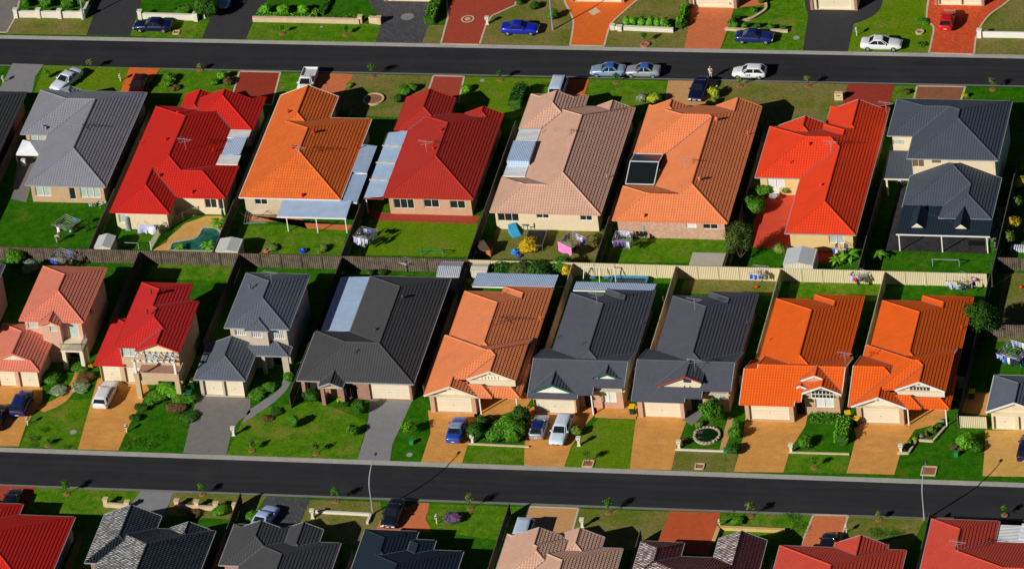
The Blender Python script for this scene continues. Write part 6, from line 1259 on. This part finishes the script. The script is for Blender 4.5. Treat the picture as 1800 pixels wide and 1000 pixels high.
hoist(455,405,'bare rotary clothesline on the brown lawn left of the awning',[],1.9,1.9,.9,4)
hoist(645,434,'rotary clothesline with striped and blue washing by the crimson house',[(2,1,.05,.5,1.1,'s'),(2,1,.52,.95,1.2,'s'),(3,1,.05,.4,.9,2),(3,1,.45,.9,.8,0),(3,.8,.1,.6,.8,'s'),(1,1,.1,.5,.7,0),(1,1,.5,.9,.6,3),(0,1,.1,.6,1.0,4),(2,.6,.1,.8,.8,4),(0,.8,.3,.9,.8,1)],1.5,1.9,.5,5)
hoist(1008,446,'rotary clothesline with large pink sheet and purple washing',[(2,1,.05,.95,1.2,5),(3,1,.05,.5,.8,4),(1,1,.1,.5,.9,6),(0,1,.1,.9,1.0,6),(3,.8,.2,.8,.9,0),(0,.8,.1,.6,.9,7),(3,1,.5,.95,.9,6),(1,.8,.5,.9,.8,4)],1.7,1.9,.2,6)
hoist(1098,440,'rotary clothesline with white and dark striped washing by the mottled brick wall',[(2,1,.05,.95,1.2,6),(3,1,.1,.5,1.1,0),(3,1,.5,.9,.9,4),(1,1,.05,.9,.8,'s'),(0,1,.05,.9,.9,'s'),(3,.8,.1,.8,.8,0),(2,.8,.1,.8,.9,4),(0,.7,.1,.8,.6,0),(1,.7,.1,.8,.6,7)],1.5,1.9,.75,7)
hoist(1480,458,'small rotary clothesline with white washing right of the grey shed',[(2,1,.1,.6,1.0,0),(1,1,.1,.5,.8,2),(3,1,.2,.7,.9,4),(0,1,.2,.6,.8,7)],1.1,1.9,.3,8)
hoist(113,473,'rotary clothesline with blue and red washing behind the timber fence',[(2,1,.1,.5,.7,1),(3,1,.1,.4,.9,3),(3,1,.5,.9,.7,0),(2,.8,.2,.8,.7,2),(1,1,.1,.8,.6,1),(0,1,.2,.6,.7,1),(3,.7,.2,.7,.8,8)],1.6,1.9,.4,9)
hoist(715,478,'bare pale rotary clothesline behind the dark charcoal roof',[],.9,1.5,.4,10)
hoist(1335,497,'rotary clothesline with navy washing below the feathery tree',[(2,1,.1,.9,.9,1),(3,1,.1,.5,.8,0),(3,.8,.2,.8,.8,1),(0,1,.1,.6,.6,4)],1.3,1.7,.6,11)
hoist(1512,503,'rotary clothesline with bundled white washing behind the cream fence',[(2,1,.1,.9,.9,0),(3,1,.1,.9,.9,7),(1,1,.1,.8,.6,0),(0,1,.1,.6,.6,2),(3,.7,.1,.9,.8,0),(2,.7,.2,.8,.9,8)],1.2,1.7,.3,12)
hoist(1690,512,'rotary clothesline with dark and red washing behind the potted porch roof',[(2,1,.1,.5,.6,4),(3,1,.1,.4,.6,0),(3,1,.5,.9,.7,4),(2,.8,.2,.9,.6,2),(0,1,.1,.6,.6,3)],1.8,1.5,.1,13)
hoist(1785,640,'large rotary clothesline crowded with blue, white and red washing',[(2,1,.02,.3,1.0,3),(2,1,.32,.6,1.2,1),(2,1,.62,.95,1.1,4),(3,1,.02,.3,1.2,1),(3,1,.32,.6,1.2,0),(3,1,.62,.95,1.1,2),(2,.8,.1,.9,1.1,2),(3,.8,.1,.9,1.1,'s'),(1,1,.05,.5,1.,0),(1,1,.5,.95,1.,2),(0,1,.05,.5,1.,0),(0,1,.5,.95,1.,8),(3,.6,.1,.8,1.1,0)],2.1,1.9,.4,14)
p = P(262,413); t = thing('wall_clothesline','wall mounted clothesline with lilac towels on the cream wall','clothesline',(p.x,p.y,0)); m = MB(); m.bar((-1.1,.6,1.5),(-1.1,-.5,1.5),.04); m.bar((1.1,.6,1.5),(1.1,-.5,1.5),.04); m.bar((-1.1,-.5,1.5),(1.1,-.5,1.5),.04); m.build('frame', WHITE, t); cloth(t,(-1.1,-.5,1.5),(0,-.5,1.5),.9,CL[7]); cloth(t,(0,-.5,1.5),(1.05,-.5,1.5),1.0,CL[0]); cloth(t,(-.9,-.1,1.5),(.8,-.1,1.5),.8,CL[7])
p = P(170,366); t = thing('bicycle_pile','pile of pale blue garden odds and ends against the tan brick wall','clutter',(p.x,p.y,0)); m = MB()
for i in range(14): a = Vector((random.uniform(-.9,.9),random.uniform(-.3,.3),random.uniform(.05,.7))); m.bar(a, a+Vector((random.uniform(-.5,.5),random.uniform(-.2,.2),random.uniform(-.05,.5))), .06)
m.build('frame', plain('odds_blue',(.45,.55,.7)), t)
# ------------------------------------------------------------------ swimming pool
pl = G(smooth_px([(297,441),(303,428),(322,423),(345,418),(356,402),(372,400),(385,405),(388,418),(378,436),(370,442)]+[(297,441)], 5))
t = thing('swimming_pool','kidney shaped swimming pool with teal water behind the timber fence','swimming pool',(*P(345,428)[:2],0)); o = Vector(t.location); m = MB(); m.poly([(x-o.x,y-o.y,.03) for x, y in pl][:-1] if sum(pl[i][0]*pl[(i+1)%len(pl)][1]-pl[(i+1)%len(pl)][0]*pl[i][1] for i in range(len(pl))) > 0 else [(x-o.x,y-o.y,.03) for x, y in pl][:-1][::-1]); 
wm, n_, l_, b_ = nodes('pool_water'); b_.inputs['Roughness'].default_value = .06; g_ = geo(n_); l_.new(mixc(n_, l_, ramp(n_, l_, noi(n_, l_, g_, .5, 3), .35, .65), (.0,.07,.06), (.04,.20,.15)), b_.inputs['Base Color']); bump(n_, l_, noi(n_, l_, g_, 3, 3), .4, .05, b_)
m.build('water', wm, t); m = MB(); ribbon(m, [(x-o.x,y-o.y) for x, y in pl], .28, .0, .09); m.build('coping', plain('pool_coping',(.50,.42,.30)), t)
PF = plain('pool_fence_cream',(.50,.47,.33),.5); fp = G([(266,440),(282,412),(322,388),(358,374),(388,376)]); t = thing('pool_fence','cream tubular pool fence around the teal pool','fence',(*fp[0],0)); o = Vector((*fp[0],0)); m = MB()
for a, b in zip(fp, fp[1:]):
    A, D = Vector((*a,0))-o, Vector((*b,0))-o; L = (D-A).length; k = int(L/.11)
    for i in range(k): q = A.lerp(D, i/k); m.box(q.x-.014,q.y-.014,.08,q.x+.014,q.y+.014,1.15)
    for z in (.12,1.15): m.bar(A+Vector((0,0,z)), D+Vector((0,0,z)), .05)
m.build('panel', PF, t)
for a in fp: q = Vector((*a,0))-o; MB().box(q.x-.04,q.y-.04,0,q.x+.04,q.y+.04,1.25).build('post', WHITE, t)
# ------------------------------------------------------------------ people
def person(u, v, z, label, rz, joints, top, legs, skin=(.42,.24,.16), hair=(.03,.02,.015), bend=False):
    """joints: dict of named points; body is one skinned surface, clothes are shells over it"""
    p = P(u, v, z); t = thing('person', label, 'person', (p.x,p.y,z), rz); J = joints
    def skin_mesh(name, chain, radii, mat, grow=0, parent=t):
        me = bpy.data.meshes.new(name); names = list(radii); me.from_pydata([J[n] for n in names], [(names.index(a), names.index(b)) for a, b in chain], []); o = bpy.data.objects.new(name, me); C.objects.link(o)
        md = o.modifiers.new('s','SKIN'); me.skin_vertices.new() if not me.skin_vertices else None
        for i, n in enumerate(names): me.skin_vertices[0].data[i].radius = (radii[n]+grow, radii[n]*.85+grow)
        me.skin_vertices[0].data[0].use_root = True; o.modifiers.new('b','SUBSURF').levels = 1; o.modifiers['b'].render_levels = 1
        bpy.context.view_layer.update(); dg = bpy.context.evaluated_depsgraph_get(); m2 = bpy.data.meshes.new_from_object(o.evaluated_get(dg)); m2.materials.clear(); m2.materials.append(mat); m2.polygons.foreach_set('use_smooth',[True]*len(m2.polygons))
        bpy.data.objects.remove(o); q = bpy.data.objects.new(name, m2); C.objects.link(q); q.parent = parent; return q
    rad = dict(pel=.14,chest=.15,neck=.055,head=.09,crown=.085,shL=.06,elL=.042,wrL=.03,haL=.035,shR=.06,elR=.042,wrR=.03,haR=.035,hipL=.085,knL=.06,anL=.04,toL=.04,hipR=.085,knR=.06,anR=.04,toR=.04)
    ch = [('pel','chest'),('chest','neck'),('neck','head'),('head','crown'),('chest','shL'),('shL','elL'),('elL','wrL'),('wrL','haL'),('chest','shR'),('shR','elR'),('elR','wrR'),('wrR','haR'),('pel','hipL'),('hipL','knL'),('knL','anL'),('anL','toL'),('pel','hipR'),('hipR','knR'),('knR','anR'),('anR','toR')]
    sk = plain('skin_%s' % (skin,), skin, .6, .06); skin_mesh('body', ch, rad, sk)
    sub = lambda ks: {k: rad[k] for k in ks}
    skin_mesh('shirt', [('pel','chest'),('chest','shL'),('shL','elL'),('chest','shR'),('shR','elR')], sub(['pel','chest','shL','elL','shR','elR']), plain('shirt_%s' % (top,), top, .9), .02)
    skin_mesh('trousers', [('pel','hipL'),('hipL','knL'),('knL','anL'),('pel','hipR'),('hipR','knR'),('knR','anR')], sub(['pel','hipL','knL','anL','hipR','knR','anR']), plain('trousers_%s' % (legs,), legs, .9), .018)
    hd = Vector(J['head']); cr = Vector(J['crown']); MB().ball(hd.lerp(cr,.75)+Vector((-.02,0,.01)),.115,(1,.95,.85),10,6).build('hair', plain('hair_%s' % (hair,), hair, .8), t)
    m = MB()
    for s in (-1,1):
        hn = 'haL' if s > 0 else 'haR'; wn = 'wrL' if s > 0 else 'wrR'; H = Vector(J[hn]); d = (H-Vector(J[wn])).normalized(); sd_ = Vector((1,0,0))
        for i in range(4): m.bar(H+sd_*(-.03+i*.02), H+sd_*(-.03+i*.02)+d*(.08 if i in (1,2) else .065), .015)
        m.bar(H-sd_*.035, H-sd_*.06+d*.03, .017)
    m.build('fingers', sk, t); f = MB(); fw = Vector((1,0,0)) if not bend else (cr-hd).cross(Vector((0,1,0))).normalized()*-1
    f.ball(hd+fw*.1+Vector((0,0,.0)),.018,n=6,m=4); f.ball(hd+fw*.085+Vector((0,.035,.03)),.012,n=6,m=4); f.ball(hd+fw*.085+Vector((0,-.035,.03)),.012,n=6,m=4); f.build('face', plain('face_dark',(.10,.05,.04)), t)
    return t
std = dict(pel=(0,0,.95),chest=(0,0,1.28),neck=(0,0,1.47),head=(.01,0,1.58),crown=(.0,0,1.68),shL=(0,.19,1.40),elL=(-.02,.24,1.13),wrL=(.08,.25,.90),haL=(.10,.25,.82),shR=(0,-.19,1.40),elR=(.03,-.24,1.13),wrR=(.14,-.22,.93),haR=(.17,-.22,.86),hipL=(0,.09,.88),knL=(.06,.1,.48),anL=(.12,.1,.08),toL=(.24,.11,.04),hipR=(0,-.09,.88),knR=(.0,-.1,.48),anR=(-.12,-.1,.10),toR=(-.0,-.11,.04))
person(1250,139,-.1,'pedestrian in white and pink top walking on the road beside the navy sedan',pi*.5,std,(.72,.55,.62),(.55,.52,.55),hair=(.35,.28,.25))
bd = dict(pel=(0,0,.90),chest=(.28,0,1.05),neck=(.44,0,1.02),head=(.54,0,.98),crown=(.62,0,.93),shL=(.33,.19,1.02),elL=(.42,.22,.78),wrL=(.46,.18,.56),haL=(.48,.17,.48),shR=(.33,-.19,1.02),elR=(.42,-.22,.78),wrR=(.48,-.18,.58),haR=(.50,-.17,.50),hipL=(0,.09,.86),knL=(.04,.1,.47),anL=(-.02,.1,.08),toL=(.12,.11,.04),hipR=(0,-.09,.86),knR=(.06,-.1,.47),anR=(.03,-.1,.08),toR=(.17,-.11,.04))
person(100,427,0,'person in beige top bending over beside the clothesline on the lush lawn',.4,bd,(.58,.42,.26),(.35,.36,.40),bend=True)
# paving details
def disc_ring(u, v, rs, mat, name='paving_inlay', n=28):
    p = P(u, v)
    for r0, r1 in rs:
        m = MB()
        for i in range(n): a, b = 2*pi*i/n, 2*pi*(i+1)/n; m.poly([(p.x+r0*cos(a),p.y+r0*sin(a),.018),(p.x+r1*cos(a),p.y+r1*sin(a),.018),(p.x+r1*cos(b),p.y+r1*sin(b),.018),(p.x+r0*cos(b),p.y+r0*sin(b),.018)])
        struct(name, m, mat)
disc_ring(822,34,[(.0,.35),(.62,.8)],EDGE); disc_ring(716,30,[(.0,.8)],plain('grey_inlay',(.22,.22,.23),.9,.25,4.)); q = G([(1034,22),(1047,14),(1056,21),(1043,28)]); struct('paving_inlay', MB().poly([(x,y,.02) for x, y in (q if sum(q[i][0]*q[(i+1)%4][1]-q[(i+1)%4][0]*q[i][1] for i in range(4)) > 0 else q[::-1])]), EDGE)
ribm = MB(); 
# ------------------------------------------------------------------ give single-mesh things their own origin
for o in list(bpy.data.objects):
    if o.parent is None and o.type == 'MESH' and o.get('kind') != 'structure' and o.location.length < 1e-6:
        xs = [v.co.x for v in o.data.vertices]; ys = [v.co.y for v in o.data.vertices]; c = Vector(((min(xs)+max(xs))/2, (min(ys)+max(ys))/2, 0)); o.data.transform(Matrix.Translation(-c)); o.location = c
